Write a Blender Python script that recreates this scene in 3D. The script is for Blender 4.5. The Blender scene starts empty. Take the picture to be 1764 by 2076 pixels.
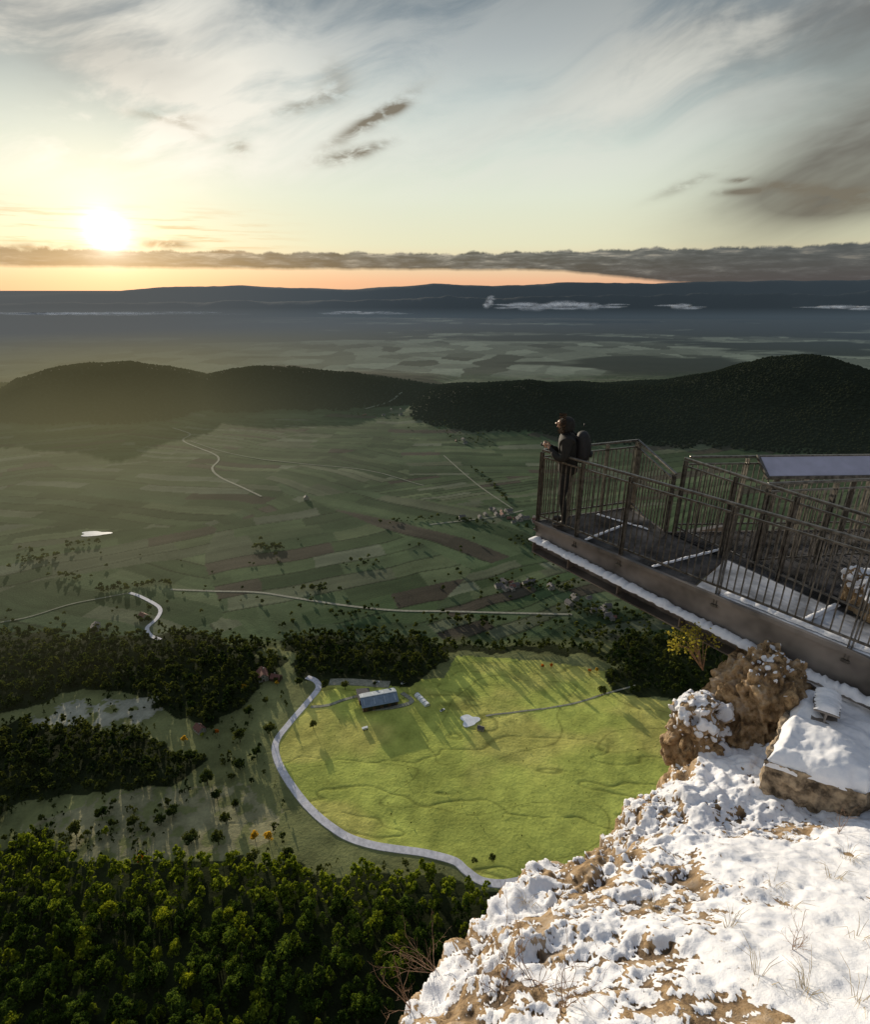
import bpy, bmesh, math, random, mathutils, numpy as np
from mathutils import Vector, Matrix
random.seed(4); rng=np.random.default_rng(4)
scn=bpy.context.scene; C=scn.collection
H=300.; F=1150.; PIT=math.radians(21.5); CP=math.cos(PIT); SP=math.sin(PIT); PI=math.pi

# ------------------------------------------------------------------ helpers
def lin(r,g,b):
    f=lambda c:(c/255/12.92) if c/255<=.04045 else ((c/255+.055)/1.055)**2.4
    return (f(r),f(g),f(b),1.)
def ray(px,py):
    yc=(1038-py)/F
    return ((px-882)/F, CP+yc*SP, -SP+yc*CP)
def tag(o,label=None,cat=None,group=None,kind=None):
    if label:o['label']=label
    if cat:o['category']=cat
    if group:o['group']=group
    if kind:o['kind']=kind
    return o
def link(name,me,parent=None,mat=None):
    o=bpy.data.objects.new(name,me); C.objects.link(o)
    if parent: o.parent=parent
    if mat is not None and me is not None: me.materials.append(mat)
    return o
def empty(name,loc,rz=0,label=None,cat=None,group=None):
    o=bpy.data.objects.new(name,None); C.objects.link(o); o.location=loc; o.rotation_euler=(0,0,rz); o.empty_display_size=.2
    return tag(o,label,cat,group)
def mesh_np(name,v,f,smooth=False,col=None):
    v=np.asarray(v,dtype=np.float32); f=np.asarray(f,dtype=np.int32)
    me=bpy.data.meshes.new(name); n=f.shape[1]
    me.vertices.add(len(v)); me.vertices.foreach_set('co',v.ravel())
    me.loops.add(f.size); me.polygons.add(len(f))
    me.polygons.foreach_set('loop_start',np.arange(0,f.size,n,dtype=np.int32))
    me.loops.foreach_set('vertex_index',f.ravel())
    if smooth: me.polygons.foreach_set('use_smooth',np.ones(len(f),dtype=bool))
    me.update(calc_edges=True)
    if col is not None:
        a=me.color_attributes.new('Col','FLOAT_COLOR','POINT')
        c=np.ones((len(v),4),dtype=np.float32); c[:,:col.shape[1]]=col
        a.data.foreach_set('color',c.ravel())
    return me
class MB:
    def __init__(s): s.v=[]; s.f=[]
    def add(s,vs,fs):
        b=len(s.v); s.v+= [tuple(p) for p in vs]; s.f+=[tuple(b+i for i in q) for q in fs]; return s
    def beam(s,p0,p1,w,h,up=(0,0,1)):
        p0=Vector(p0);p1=Vector(p1);d=(p1-p0).normalized();u=Vector(up)
        if abs(d.dot(u))>.99:u=Vector((0.61,-.79,0))
        sd=d.cross(u).normalized();u=sd.cross(d)
        vs=[]
        for p in(p0,p1):
            for a,b in((-1,-1),(1,-1),(1,1),(-1,1)): vs.append(p+sd*(a*w/2)+u*(b*h/2))
        return s.add(vs,[(3,2,1,0),(4,5,6,7),(0,1,5,4),(1,2,6,5),(2,3,7,6),(3,0,4,7)])
    def box(s,c,sz,rz=0):
        R=Matrix.Rotation(rz,3,'Z');vs=[]
        for z in(-.5,.5):
            for a,b in((-.5,-.5),(.5,-.5),(.5,.5),(-.5,.5)): vs.append(Vector(c)+R@Vector((a*sz[0],b*sz[1],z*sz[2])))
        return s.add(vs,[(3,2,1,0),(4,5,6,7),(0,1,5,4),(1,2,6,5),(2,3,7,6),(3,0,4,7)])
    def prism(s,poly,z0,z1):
        n=len(poly);vs=[(x,y,z0) for x,y in poly]+[(x,y,z1) for x,y in poly]
        return s.add(vs,[tuple(range(n-1,-1,-1)),tuple(range(n,2*n))]+[(i,(i+1)%n,n+(i+1)%n,n+i) for i in range(n)])
    def tube(s,pts,rs,n=6):
        pts=[Vector(p) for p in pts]; b=len(s.v); rings=[]
        for i,p in enumerate(pts):
            d=(pts[min(i+1,len(pts)-1)]-pts[max(i-1,0)]).normalized()
            u=Vector((0,0,1)) if abs(d.z)<.9 else Vector((1,0,0))
            a=d.cross(u).normalized(); c=d.cross(a)
            r=rs[i] if hasattr(rs,'__len__') else rs
            rings.append([p+a*(r*math.cos(2*PI*k/n))+c*(r*math.sin(2*PI*k/n)) for k in range(n)])
        vs=[q for r in rings for q in r]; fs=[]
        for i in range(len(pts)-1):
            for k in range(n): fs.append((i*n+k,i*n+(k+1)%n,(i+1)*n+(k+1)%n,(i+1)*n+k))
        fs.append(tuple(range(n-1,-1,-1))); fs.append(tuple((len(pts)-1)*n+k for k in range(n)))
        return s.add(vs,fs)
    def build(s,name,mat,parent=None,smooth=False,bevel=0):
        me=bpy.data.meshes.new(name); me.from_pydata(s.v,[],s.f); me.update()
        if smooth:
            for p in me.polygons:p.use_smooth=True
        o=link(name,me,parent,mat)
        if bevel:
            m=o.modifiers.new('b','BEVEL');m.width=bevel;m.segments=2;m.limit_method='ANGLE'
        return o
# ------------------------------------------------------------------ numpy noise
def _h(ix,iy,iz,seed):
    n=(ix.astype(np.int64)*73856093)^(iy.astype(np.int64)*19349663)^(iz.astype(np.int64)*83492791)^(seed*1274126177)
    n=n&0xffffffff; n=((n>>13)^n)*1664525&0xffffffff; n=((n>>16)^n)*22695477&0xffffffff; n=(n>>9)^n
    return (n&0xffffff)/float(0xffffff)
def vn(x,y,z,seed=0):
    ix=np.floor(x);iy=np.floor(y);iz=np.floor(z);fx=x-ix;fy=y-iy;fz=z-iz
    fx=fx*fx*(3-2*fx);fy=fy*fy*(3-2*fy);fz=fz*fz*(3-2*fz);r=0
    for a in(0,1):
        for b in(0,1):
            for c in(0,1):
                r=r+_h(ix+a,iy+b,iz+c,seed)*(fx if a else 1-fx)*(fy if b else 1-fy)*(fz if c else 1-fz)
    return r
def fbm(x,y,z,o=4,seed=0):
    r=0;a=.5;t=0
    for i in range(o): r=r+a*vn(x,y,z,seed+i*7);t+=a;a*=.5;x=x*2.03+3.1;y=y*2.03+1.7;z=z*2.03+5.3
    return r/t
def vor3(x,y,z,seed=0):
    ix=np.floor(x);iy=np.floor(y);iz=np.floor(z);best=np.full(x.shape,9.);idr=np.zeros(x.shape)
    for a in(-1,0,1):
        for b in(-1,0,1):
            for c in(-1,0,1):
                cx=ix+a;cy=iy+b;cz=iz+c
                dx=cx+_h(cx,cy,cz,seed)-x;dy=cy+_h(cx,cy,cz,seed+1)-y;dz=cz+_h(cx,cy,cz,seed+2)-z
                d=np.sqrt(dx*dx+dy*dy+dz*dz);m=d<best
                best=np.where(m,d,best);idr=np.where(m,_h(cx,cy,cz,seed+3),idr)
    return best,idr
def facet(x,y,z,seed=0,tilt=1.6):
    # broken blocks: each cell is a plane of its own tilt and height
    ix=np.floor(x);iy=np.floor(y);iz=np.floor(z);best=np.full(x.shape,9.);out=np.zeros(x.shape)
    for a in(-1,0,1):
        for b in(-1,0,1):
            for c in(-1,0,1):
                cx=ix+a;cy=iy+b;cz=iz+c
                dx=cx+_h(cx,cy,cz,seed)-x;dy=cy+_h(cx,cy,cz,seed+1)-y;dz=cz+_h(cx,cy,cz,seed+2)-z
                d=np.abs(dx)+np.abs(dy)+np.abs(dz);m=d<best;best=np.where(m,d,best)
                o=(_h(cx,cy,cz,seed+3)-.5)*1.0+tilt*(dx*(_h(cx,cy,cz,seed+4)-.5)+dy*(_h(cx,cy,cz,seed+5)-.5)+dz*(_h(cx,cy,cz,seed+6)-.5))
                out=np.where(m,o,out)
    return out
def sst(a,b,x):
    t=np.clip((x-a)/(b-a),0,1);return t*t*(3-2*t)
# ------------------------------------------------------------------ terrain
def table(pts,Y):
    X=[];Z=[]
    for px,py in pts:
        d=ray(px,py);X.append(d[0]/d[1]*Y);Z.append(H+d[2]/d[1]*Y)
    return np.array(X),np.array(Z)
TL=table([(-500,800),(-200,780),(0,800),(50,765),(110,743),(170,737),(240,735),(320,750),(400,772),(470,800),(560,842)],1650)
TM=table([(300,845),(350,800),(410,764),(460,750),(520,745),(580,747),(640,757),(700,762),(760,768),(820,777),(880,786),(930,796),(1000,812),(1060,840)],1750)
TR=table([(700,880),(780,842),(820,818),(870,800),(920,792),(1000,784),(1080,778),(1160,786),(1250,790),(1330,786),(1400,778),(1500,750),(1600,724),(1660,722),(1720,739),(1800,770),(2100,760),(2500,740)],1560)
TF=table([(-900,592),(0,600),(120,594),(200,592),(330,583),(400,580),(480,579),(600,585),(700,588),(790,582),(880,577),(1000,581),(1080,577),(1150,573),(1300,575),(1500,570),(1764,568),(2600,562)],9500)
TN=table([(-900,618),(0,617),(200,615),(500,610),(700,611),(900,602),(1100,605),(1300,596),(1500,599),(1764,592),(2600,596)],7600)
def prof(t): t=np.clip(t,0,1);return t*t*(3-2*t)
def ht(x,y,full=False):
    x=np.asarray(x,float);y=np.asarray(y,float)
    z0=x*0
    n=fbm(x/220,y/220,z0,3,3)-.5
    h=n*9*sst(330,700,y)*(1-sst(2200,3000,y))
    def hill(T,Y,wf,wb):
        Z=np.interp(x,T[0],T[1]-3,left=0,right=0)
        Z=np.where((x<T[0][0])|(x>T[0][-1]),0,Z)
        d=y-Y;t=np.where(d<0,1+d/wf,1-d/wb)
        return np.maximum(Z,0)*prof(t)
    hl=hill(TL,1650,400,500);hm=hill(TM,1750,360,600)
    wf=np.interp(x,[-100,300,1100],[330,520,860]);hr=hill(TR,1560,wf,500)
    nn=(fbm(x/90,y/90,z0,4,9)-.5)
    hh=np.maximum(np.maximum(hl,hm),hr)
    hills=hh+nn*22*np.clip(hh/60,0,1)
    Zf=np.interp(x,TF[0],TF[1]); d=y-9500
    hf=Zf*prof(np.where(d<0,1+d/1500,1-d/9000))*(1+.16*(fbm(x/500,y/900,z0,5,21)-.5))
    Zn=np.interp(x,TN[0],TN[1]); d=y-7600
    hn=Zn*prof(np.where(d<0,1+d/700,1-d/800))*(1+.6*(fbm(x/420,y/500,z0,5,22)-.5))
    hf=np.maximum(hf,hn)
    cl=prof((130-y)/120.)*160
    rut=(fbm(x/14,y/14,z0,3,5)-.5)*.8-(sst(.022,.0,np.abs(fbm(x/60+y/90,y/24,z0,3,6)-.5)))*.22+(fbm(x/90,y/90,z0,2,16)-.5)*4
    near=1-sst(430,520,y)
    r=h+hills+hf+cl+rut*near
    return (r,hh) if full else r
def hz(x,y): return float(ht(np.array([x]),np.array([y]))[0])
def G(px,py,dz=0):
    d=ray(px,py);h=0
    for _ in range(4):
        t=(h-H)/d[2];x=d[0]*t;y=d[1]*t;h=hz(x,y)
    return Vector((x,y,h+dz))
def W0(pts): return np.array([[ray(a,b)[0]*(-H/ray(a,b)[2]),ray(a,b)[1]*(-H/ray(a,b)[2])] for a,b in pts])
def inpoly(x,y,P):
    r=np.zeros(x.shape,bool);n=len(P)
    for i in range(n):
        x0,y0=P[i];x1,y1=P[(i+1)%n]
        c=((y0>y)!=(y1>y))
        xx=(x1-x0)*(y-y0)/((y1-y0) if abs(y1-y0)>1e-9 else 1e-9)+x0
        r^=c&(x<xx)
    return r
def wood(x,y,P):
    z0=x*0;a=fbm(x/26,y/26,z0,3,880)-.5;b=fbm(x/26,y/26,z0,3,881)-.5
    return inpoly(x+a*48,y+b*40,P)|((y<225)&inpoly(x,y,P))
F1=W0([(-60,1700),(130,1722),(250,1752),(330,1745),(470,1742),(600,1768),(700,1780),(850,1796),(1010,1806),(1060,1900),(900,2160),(-120,2160)])
F2=W0([(-80,1490),(0,1490),(120,1470),(250,1478),(350,1490),(410,1520),(420,1560),(330,1590),(200,1605),(80,1640),(0,1680),(-80,1690)])
F3=W0([(-80,1290),(200,1285),(350,1290),(530,1300),(540,1370),(500,1420),(440,1470),(340,1440),(330,1400),(150,1400),(60,1440),(-80,1460)])
F4=W0([(565,1300),(700,1290),(920,1305),(920,1355),(850,1380),(640,1378),(560,1350)])
F4b=W0([(900,1300),(1100,1310),(1300,1312),(1300,1336),(1100,1328),(920,1322)])
F5=W0([(1240,1365),(1280,1310),(1400,1290),(1600,1320),(1600,1400),(1450,1410),(1300,1415),(1250,1398)])
FORS=[F1,F2,F3,F4,F4b,F5]
MEAD=W0([(925,1330),(1100,1340),(1240,1360),(1260,1405),(1450,1430),(1700,1500),(1700,1700),(1100,1800),(980,1795),(925,1745),(860,1728),(760,1715),(690,1690),(630,1640),(580,1580),(557,1520),(600,1450),(645,1395),(700,1385),(900,1378)])
C1=W0([(30,1470),(150,1420),(330,1410),(330,1450),(200,1475),(50,1490)])
C2=W0([(40,1670),(300,1600),(470,1590),(560,1650),(520,1720),(330,1740),(200,1735),(40,1710)])

# ------------------------------------------------------------------ node DSL
class S:
    def __init__(s,nt,k): s.nt=nt;s.k=k
    def _m(s,op,*a):
        n=s.nt.nodes.new('ShaderNodeMath');n.operation=op
        for i,v in enumerate((s,)+a):
            if isinstance(v,S): s.nt.links.new(v.k,n.inputs[i])
            else: n.inputs[i].default_value=v
        return S(s.nt,n.outputs[0])
    def __add__(s,o):return s._m('ADD',o)
    __radd__=__add__
    def __sub__(s,o):return s._m('SUBTRACT',o)
    def __rsub__(s,o):return (s*-1)+o
    def __mul__(s,o):return s._m('MULTIPLY',o)
    __rmul__=__mul__
    def __truediv__(s,o):return s._m('DIVIDE',o)
    def f(s,op,*a):return s._m(op,*a)
    def exp(s):return s._m('EXPONENT')
    def clamp(s):return s._m('MAXIMUM',0.)._m('MINIMUM',1.)
    def sm(s,a,b,c=0.,d=1.):
        n=s.nt.nodes.new('ShaderNodeMapRange');n.interpolation_type='SMOOTHSTEP'
        s.nt.links.new(s.k,n.inputs[0])
        for i,v in((1,a),(2,b),(3,c),(4,d)): n.inputs[i].default_value=v
        return S(s.nt,n.outputs[0])
def mixc(nt,fac,a,b,mode='MIX'):
    n=nt.nodes.new('ShaderNodeMix');n.data_type='RGBA';n.blend_type=mode;n.clamp_factor=True
    for i,v in((0,fac),(6,a),(7,b)):
        if isinstance(v,S):v=v.k
        if hasattr(v,'is_output'): nt.links.new(v,n.inputs[i])
        else:n.inputs[i].default_value=v
    return n.outputs[2]
def comb(nt,x,y,z):
    n=nt.nodes.new('ShaderNodeCombineXYZ')
    for i,v in enumerate((x,y,z)):
        if isinstance(v,S): nt.links.new(v.k,n.inputs[i])
        else:n.inputs[i].default_value=v
    return n.outputs[0]
def noise(nt,vec,scale,detail=5,rough=.5,dist=0.):
    n=nt.nodes.new('ShaderNodeTexNoise');n.inputs['Scale'].default_value=scale;n.inputs['Detail'].default_value=detail
    n.inputs['Roughness'].default_value=rough;n.inputs['Distortion'].default_value=dist
    if vec is not None: nt.links.new(vec,n.inputs['Vector'])
    return S(nt,n.outputs['Fac'])
def ramp(nt,fac,stops,interp='LINEAR'):
    n=nt.nodes.new('ShaderNodeValToRGB');n.color_ramp.interpolation=interp
    e=n.color_ramp.elements
    while len(e)<len(stops): e.new(.5)
    for i,(p,c) in enumerate(stops): e[i].position=p;e[i].color=c
    nt.links.new(fac.k,n.inputs[0]);return n.outputs[0]

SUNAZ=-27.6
def painted_haze(nt,shader,amount=1.):
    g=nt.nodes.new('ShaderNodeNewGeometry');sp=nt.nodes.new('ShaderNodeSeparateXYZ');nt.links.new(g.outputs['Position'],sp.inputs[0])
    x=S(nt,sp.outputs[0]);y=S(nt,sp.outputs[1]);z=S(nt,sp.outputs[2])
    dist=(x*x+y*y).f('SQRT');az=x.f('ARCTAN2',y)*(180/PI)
    k=((az-SUNAZ+4)/21.);w=(k*k*-1).exp()      # haze painted in as emission, stronger and warmer toward the sun
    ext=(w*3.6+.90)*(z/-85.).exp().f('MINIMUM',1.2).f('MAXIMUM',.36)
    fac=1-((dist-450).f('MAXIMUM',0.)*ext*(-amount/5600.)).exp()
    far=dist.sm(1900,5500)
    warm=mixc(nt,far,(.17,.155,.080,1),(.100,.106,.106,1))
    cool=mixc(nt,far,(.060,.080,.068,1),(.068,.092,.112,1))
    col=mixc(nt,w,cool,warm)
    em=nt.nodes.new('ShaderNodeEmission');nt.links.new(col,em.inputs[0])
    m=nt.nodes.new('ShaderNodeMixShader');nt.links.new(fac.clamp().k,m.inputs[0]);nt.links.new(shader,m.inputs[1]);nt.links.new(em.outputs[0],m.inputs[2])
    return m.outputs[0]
def newmat(name):
    m=bpy.data.materials.new(name);m.use_nodes=True;nt=m.node_tree
    return m,nt,nt.nodes['Principled BSDF'],nt.nodes['Material Output']
def simple(name,col,rough=.7,metal=0.,var=.25,scale=8,bump=.1,hz_=False,col2=None):
    m,nt,b,o=newmat(name)
    tc=nt.nodes.new('ShaderNodeTexCoord')
    n=noise(nt,tc.outputs['Object'],scale,3,.6)
    c2=col2 or tuple(c*(1-var*1.6) for c in col[:3])+(1,)
    c1=tuple(min(1,c*(1+var)) for c in col[:3])+(1,)
    nt.links.new(ramp(nt,n,[(.35,c2),(.65,c1)]),b.inputs['Base Color'])
    b.inputs['Roughness'].default_value=rough;b.inputs['Metallic'].default_value=metal
    if bump:
        bp=nt.nodes.new('ShaderNodeBump');bp.inputs['Strength'].default_value=bump;nt.links.new(n.k,bp.inputs['Height']);nt.links.new(bp.outputs[0],b.inputs['Normal'])
    if hz_: nt.links.new(painted_haze(nt,b.outputs[0]),o.inputs[0])
    return m
def foliage(name,c1,c2,trans=.35,nscale=.35,hz_=True,rnd=True):
    m,nt,b,o=newmat(name);nt.nodes.remove(b)
    g=nt.nodes.new('ShaderNodeNewGeometry');n=noise(nt,g.outputs['Position'],nscale,1)
    col=ramp(nt,n,[(.3,c1),(.7,c2)])
    if rnd:
        oi=nt.nodes.new('ShaderNodeObjectInfo');r=S(nt,oi.outputs['Random'])
        mul=ramp(nt,r,[(0,(.40,.48,.5,1)),(.5,(.85,.92,.95,1)),(.82,(1.3,1.25,.9,1)),(1,(2.4,1.9,.8,1))])
        col=mixc(nt,1.,col,mul,'MULTIPLY')
    d=nt.nodes.new('ShaderNodeBsdfDiffuse');t=nt.nodes.new('ShaderNodeBsdfTranslucent')
    nt.links.new(col,d.inputs[0]);nt.links.new(mixc(nt,1.,col,(1.3,1.25,.6,1),'MULTIPLY'),t.inputs[0])
    mx=nt.nodes.new('ShaderNodeMixShader');mx.inputs[0].default_value=trans
    nt.links.new(d.outputs[0],mx.inputs[1]);nt.links.new(t.outputs[0],mx.inputs[2])
    nt.links.new(painted_haze(nt,mx.outputs[0]) if hz_ else mx.outputs[0],o.inputs[0])
    return m
# ------------------------------------------------------------------ materials
m,nt,b,o=newmat('ground_mat');M_ground=m
at=nt.nodes.new('ShaderNodeAttribute');at.attribute_name='Col'
g=nt.nodes.new('ShaderNodeNewGeometry')
n1=noise(nt,g.outputs['Position'],.5,5,.65);n2=noise(nt,g.outputs['Position'],.03,3,.6)
v=ramp(nt,n1*.5+n2*.5,[(.3,(.68,.7,.66,1)),(.5,(1,1,1,1)),(.72,(1.3,1.25,1.2,1))])
nt.links.new(mixc(nt,1.,at.outputs['Color'],v,'MULTIPLY'),b.inputs['Base Color'])
b.inputs['Roughness'].default_value=1.;b.inputs['Specular IOR Level'].default_value=.05
bp=nt.nodes.new('ShaderNodeBump');bp.inputs['Strength'].default_value=.6;bp.inputs['Distance'].default_value=.7;nt.links.new(n1.k,bp.inputs['Height']);nt.links.new(bp.outputs[0],b.inputs['Normal'])
nt.links.new(painted_haze(nt,b.outputs[0]),o.inputs[0])
M_pine=foliage('pine_needles',(.045,.082,.018,1),(.16,.215,.042,1),.42)
M_forest=foliage('forest_needles',(.024,.044,.015,1),(.105,.120,.036,1),.35,.06,rnd=False)
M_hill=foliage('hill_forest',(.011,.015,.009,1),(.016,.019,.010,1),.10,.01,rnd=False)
M_yel=foliage('yellow_leaves',(.45,.30,.03,1),(.75,.52,.08,1),.4,.6,rnd=False)
M_ora=foliage('orange_leaves',(.42,.13,.02,1),(.75,.28,.04,1),.4,.6,rnd=False)
M_lime=foliage('lime_leaves',(.16,.21,.03,1),(.34,.38,.05,1),.4,.6,rnd=False)
M_bark=simple('bark',(.06,.045,.03,1),.9,hz_=True)
M_road=simple('road_surface',(.60,.60,.66,1),.8,var=.12,scale=.4,bump=0,hz_=True)
M_track=simple('track_gravel',(.27,.27,.21,1),.95,var=.2,scale=.4,bump=0,hz_=True)
M_lane=simple('lane_gravel',(.16,.175,.125,1),.95,var=.2,scale=.4,bump=0,hz_=True)
M_water=simple('pond_surface',(.80,.83,.88,1),.25,var=.1,scale=.2,bump=0,hz_=True)  # one pale, nearly white colour over the whole pond
M_wall=simple('plaster',(.42,.40,.36,1),.9,hz_=True,scale=.6)
M_wood=simple('dark_wood',(.12,.075,.045,1),.9,hz_=True,scale=1.5)
M_roofr=simple('red_tile',(.19,.085,.065,1),.85,hz_=True,scale=1.5)
M_roofg=simple('grey_tile',(.12,.11,.11,1),.85,hz_=True,scale=1.5)
M_roofb=simple('metal_roof',(.17,.23,.30,1),.5,hz_=True,scale=.3,var=.12)
M_sky=simple('skylight_sheet',(.30,.37,.44,1),.5,hz_=True,scale=.3,var=.12)
M_glass=simple('window_glass',(.05,.06,.07,1),.15,hz_=True,bump=0)
M_white=simple('white_sheet',(.75,.78,.8,1),.6,hz_=True,scale=.6,var=.1)
M_steel=simple('railing_steel',(.135,.125,.110,1),.36,.5,scale=14,var=.35,bump=.05)
M_girder=simple('girder_steel',(.17,.153,.142,1),.6,.2,scale=1.6,var=.35,bump=.05)
M_darks=simple('dark_steel',(.06,.057,.055,1),.5,.5,scale=6)
M_grate0=simple('deck_steel',(.10,.10,.11,1),.45,.4,scale=3,var=.5)
M_grate=simple('frosted_grating',(.50,.52,.57,1),.5,.2,scale=3,var=.35)
M_board=simple('board_face',(.42,.41,.52,1),.35,scale=3,var=.08,bump=0)
M_stone=simple('masonry',(.30,.235,.16,1),.95,scale=9,var=.5,bump=.8,col2=(.06,.045,.03,1))
M_jacket=simple('dark_jacket',(.010,.010,.009,1),.85,scale=20)
M_trou=simple('dark_trousers',(.009,.010,.012,1),.85,scale=20)
M_skin=simple('skin',(.42,.25,.17,1),.5,var=.05,bump=0)
M_hair=simple('hood_trim',(.07,.04,.02,1),.9,scale=60,var=.5,bump=.8)
M_pack=simple('backpack_cloth',(.009,.009,.012,1),.7,scale=30)
M_twig=simple('twig_bark',(.30,.19,.12,1),.8,scale=20)
M_straw=simple('dry_grass',(.42,.33,.18,1),.9,scale=20)
m,nt,b,o=newmat('snow_mat');M_snow=m
tc=nt.nodes.new('ShaderNodeTexCoord');n=noise(nt,tc.outputs['Object'],14,4,.6)
nt.links.new(ramp(nt,n,[(.3,(.68,.71,.78,1)),(.7,(.80,.81,.85,1))]),b.inputs['Base Color']);b.inputs['Roughness'].default_value=.7
bp=nt.nodes.new('ShaderNodeBump');bp.inputs['Strength'].default_value=.35;bp.inputs['Distance'].default_value=.02;nt.links.new(n.k,bp.inputs['Height']);nt.links.new(bp.outputs[0],b.inputs['Normal'])
m,nt,b,o=newmat('cliff_mat');M_cliff=m
at=nt.nodes.new('ShaderNodeAttribute');at.attribute_name='Col';sp=nt.nodes.new('ShaderNodeSeparateColor');nt.links.new(at.outputs['Color'],sp.inputs[0])
g=nt.nodes.new('ShaderNodeNewGeometry')
na=noise(nt,g.outputs['Position'],2.2,5,.65,.6);nb=noise(nt,g.outputs['Position'],11,6,.7,.4);nc=noise(nt,g.outputs['Position'],46,4,.75)
rock=ramp(nt,na*.40+nb*.60,[(.32,(.026,.018,.012,1)),(.42,(.17,.105,.050,1)),(.50,(.42,.28,.14,1)),(.58,(.50,.38,.26,1)),(.72,(.56,.50,.44,1))])
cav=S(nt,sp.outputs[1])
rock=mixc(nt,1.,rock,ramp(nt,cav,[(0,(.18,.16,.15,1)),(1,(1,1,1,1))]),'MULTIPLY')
snow=ramp(nt,nb,[(.3,(.66,.69,.77,1)),(.7,(.80,.81,.85,1))])
fac=(S(nt,sp.outputs[0])+(nc-.5)*.95).sm(.40,.54)
nt.links.new(mixc(nt,fac,rock,snow),b.inputs['Base Color']);b.inputs['Roughness'].default_value=.8
bp=nt.nodes.new('ShaderNodeBump');bp.inputs['Distance'].default_value=.035
nt.links.new((1-fac*.5).k,bp.inputs['Strength']);nt.links.new((nb*.5+nc*.5+fac*.15).k,bp.inputs['Height']);nt.links.new(bp.outputs[0],b.inputs['Normal'])

# ------------------------------------------------------------------ ground sheet
pys=np.concatenate([np.linspace(2150,1000,560),np.linspace(998,640,280),np.linspace(639,592,70)])
rows=[];ts=[]
for py in pys:
    d=ray(882,py);t=-H/d[2];rows.append(d[1]*t);ts.append(t)
rows=[-400,-250,-120,-50,0,30,60,85,105,120]+rows+[40000,60000,90000];ts=[ts[0]]*10+ts+[rows[-3]/1.07,rows[-2]/1.07,rows[-1]/1.07]
rows=np.array(rows);ts=np.array(ts)
cx=np.concatenate([[-3.5,-2.2,-1.5,-1.2],np.linspace(-1.0,1.0,700),[1.2,1.5,2.2,3.5]])
Y=np.repeat(rows[:,None],len(cx),1);X=ts[:,None]*cx[None,:]
x=X.ravel();y=Y.ravel();z,hh=ht(x,y,True);zz=x*0
wx=x+(fbm(x/150,y/150,zz,3,31)-.5)*45;wy=y+(fbm(x/150,y/150,zz,3,32)-.5)*45
_,rid=vor3(wx/300,wy/260,zz+.5,40)
ang=rid*1.7-1.0;ca=np.cos(ang);sa=np.sin(ang)
u=wx*ca+wy*sa;w=-wx*sa+wy*ca
sw=12+20*((rid*7.31)%1);sl=80+130*((rid*3.7)%1)
iw=np.floor(w/sw);iu=np.floor(u/sl+_h(iw,iw*0,iw*0,5));r1=_h(iu,iw,np.floor(rid*999),8)
pal=np.array([(.060,.094,.042),(.086,.122,.060),(.046,.074,.034),(.140,.162,.108),(.056,.084,.040),(.078,.112,.054),(.066,.098,.046),(.108,.140,.072),(.072,.064,.048),(.072,.106,.054),(.052,.080,.038),(.112,.130,.080)])  # field greens kept dark in place of shade over the valley
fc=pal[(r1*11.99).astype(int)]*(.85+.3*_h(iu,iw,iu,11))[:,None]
fw=np.abs(w/sw-np.round(w/sw))*sw;hed=(fw<1.4)&(_h(np.round(w/sw),np.round(w/sw)*0,np.floor(rid*99),12)>.55)
fc=np.where(hed[:,None],fc*.5,fc)
stripe=(_h(np.floor(w/sw*4),iw,iu,13)-.5)*.22;fc=fc*(1+stripe)[:,None]
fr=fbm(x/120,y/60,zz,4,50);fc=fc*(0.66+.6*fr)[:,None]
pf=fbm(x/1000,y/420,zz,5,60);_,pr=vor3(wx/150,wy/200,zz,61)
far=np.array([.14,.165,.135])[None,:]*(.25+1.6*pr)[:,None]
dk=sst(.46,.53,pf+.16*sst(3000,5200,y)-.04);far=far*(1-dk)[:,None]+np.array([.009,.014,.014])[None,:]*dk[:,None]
k=sst(1900,2300,y)[:,None];col=fc*(1-k)+far*k
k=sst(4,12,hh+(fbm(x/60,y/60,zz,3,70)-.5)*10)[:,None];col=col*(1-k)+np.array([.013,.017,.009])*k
k=sst(6600,7300,y)[:,None];mt=fbm(x/500,y/260,zz,4,90)[:,None];col=col*(1-k)+np.array([.014,.019,.021])*(.4+1.4*mt)*k
ng=fbm(x/25,y/25,zz,5,80);nf=fbm(x/7,y/7,zz,4,81)
near=(1-sst(425,450,y+(ng-.5)*20))[:,None]
gr=np.array([.19,.205,.088])[None,:]*(.35+.8*ng+.45*nf)[:,None]
col=col*(1-near)+gr*near
md=inpoly(x+(ng-.5)*6,y+(nf-.5)*6,MEAD)
mc=np.array([.43,.48,.11])[None,:]*(.38+.72*ng+.50*nf)[:,None]
yel=sst(.43,.62,fbm(x/60,y/40,zz,3,83))[:,None];mc=mc*(1-yel*.5)+np.array([.64,.55,.17])*(.5+nf[:,None])*yel*.5
ruts=sst(.020,.0,np.abs(fbm(x/60+y/90,y/24,zz,3,6)-.5))[:,None];mc=mc*(1-ruts*.40)
rut2=sst(.010,.0,np.abs(fbm(x/70-y/90,y/40,zz,2,86)-.5))[:,None];mc=mc*(1-rut2*.40)
col=np.where(md[:,None],mc,col)
for P,cc in((C1,(.34,.34,.27)),(C2,(.27,.26,.15))):
    mk=inpoly(x+(ng-.5)*50,y+(nf-.5)*30,P)&(nf>.40);col=np.where(mk[:,None],np.array(cc)*(.4+1.1*nf)[:,None],col)
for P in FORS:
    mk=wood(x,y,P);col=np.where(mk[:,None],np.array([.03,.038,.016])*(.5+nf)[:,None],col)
col=np.where((y<150)[:,None],np.array([.02,.028,.012]),col)
nr,ncl=X.shape;idx=np.arange(nr*ncl).reshape(nr,ncl)
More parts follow.
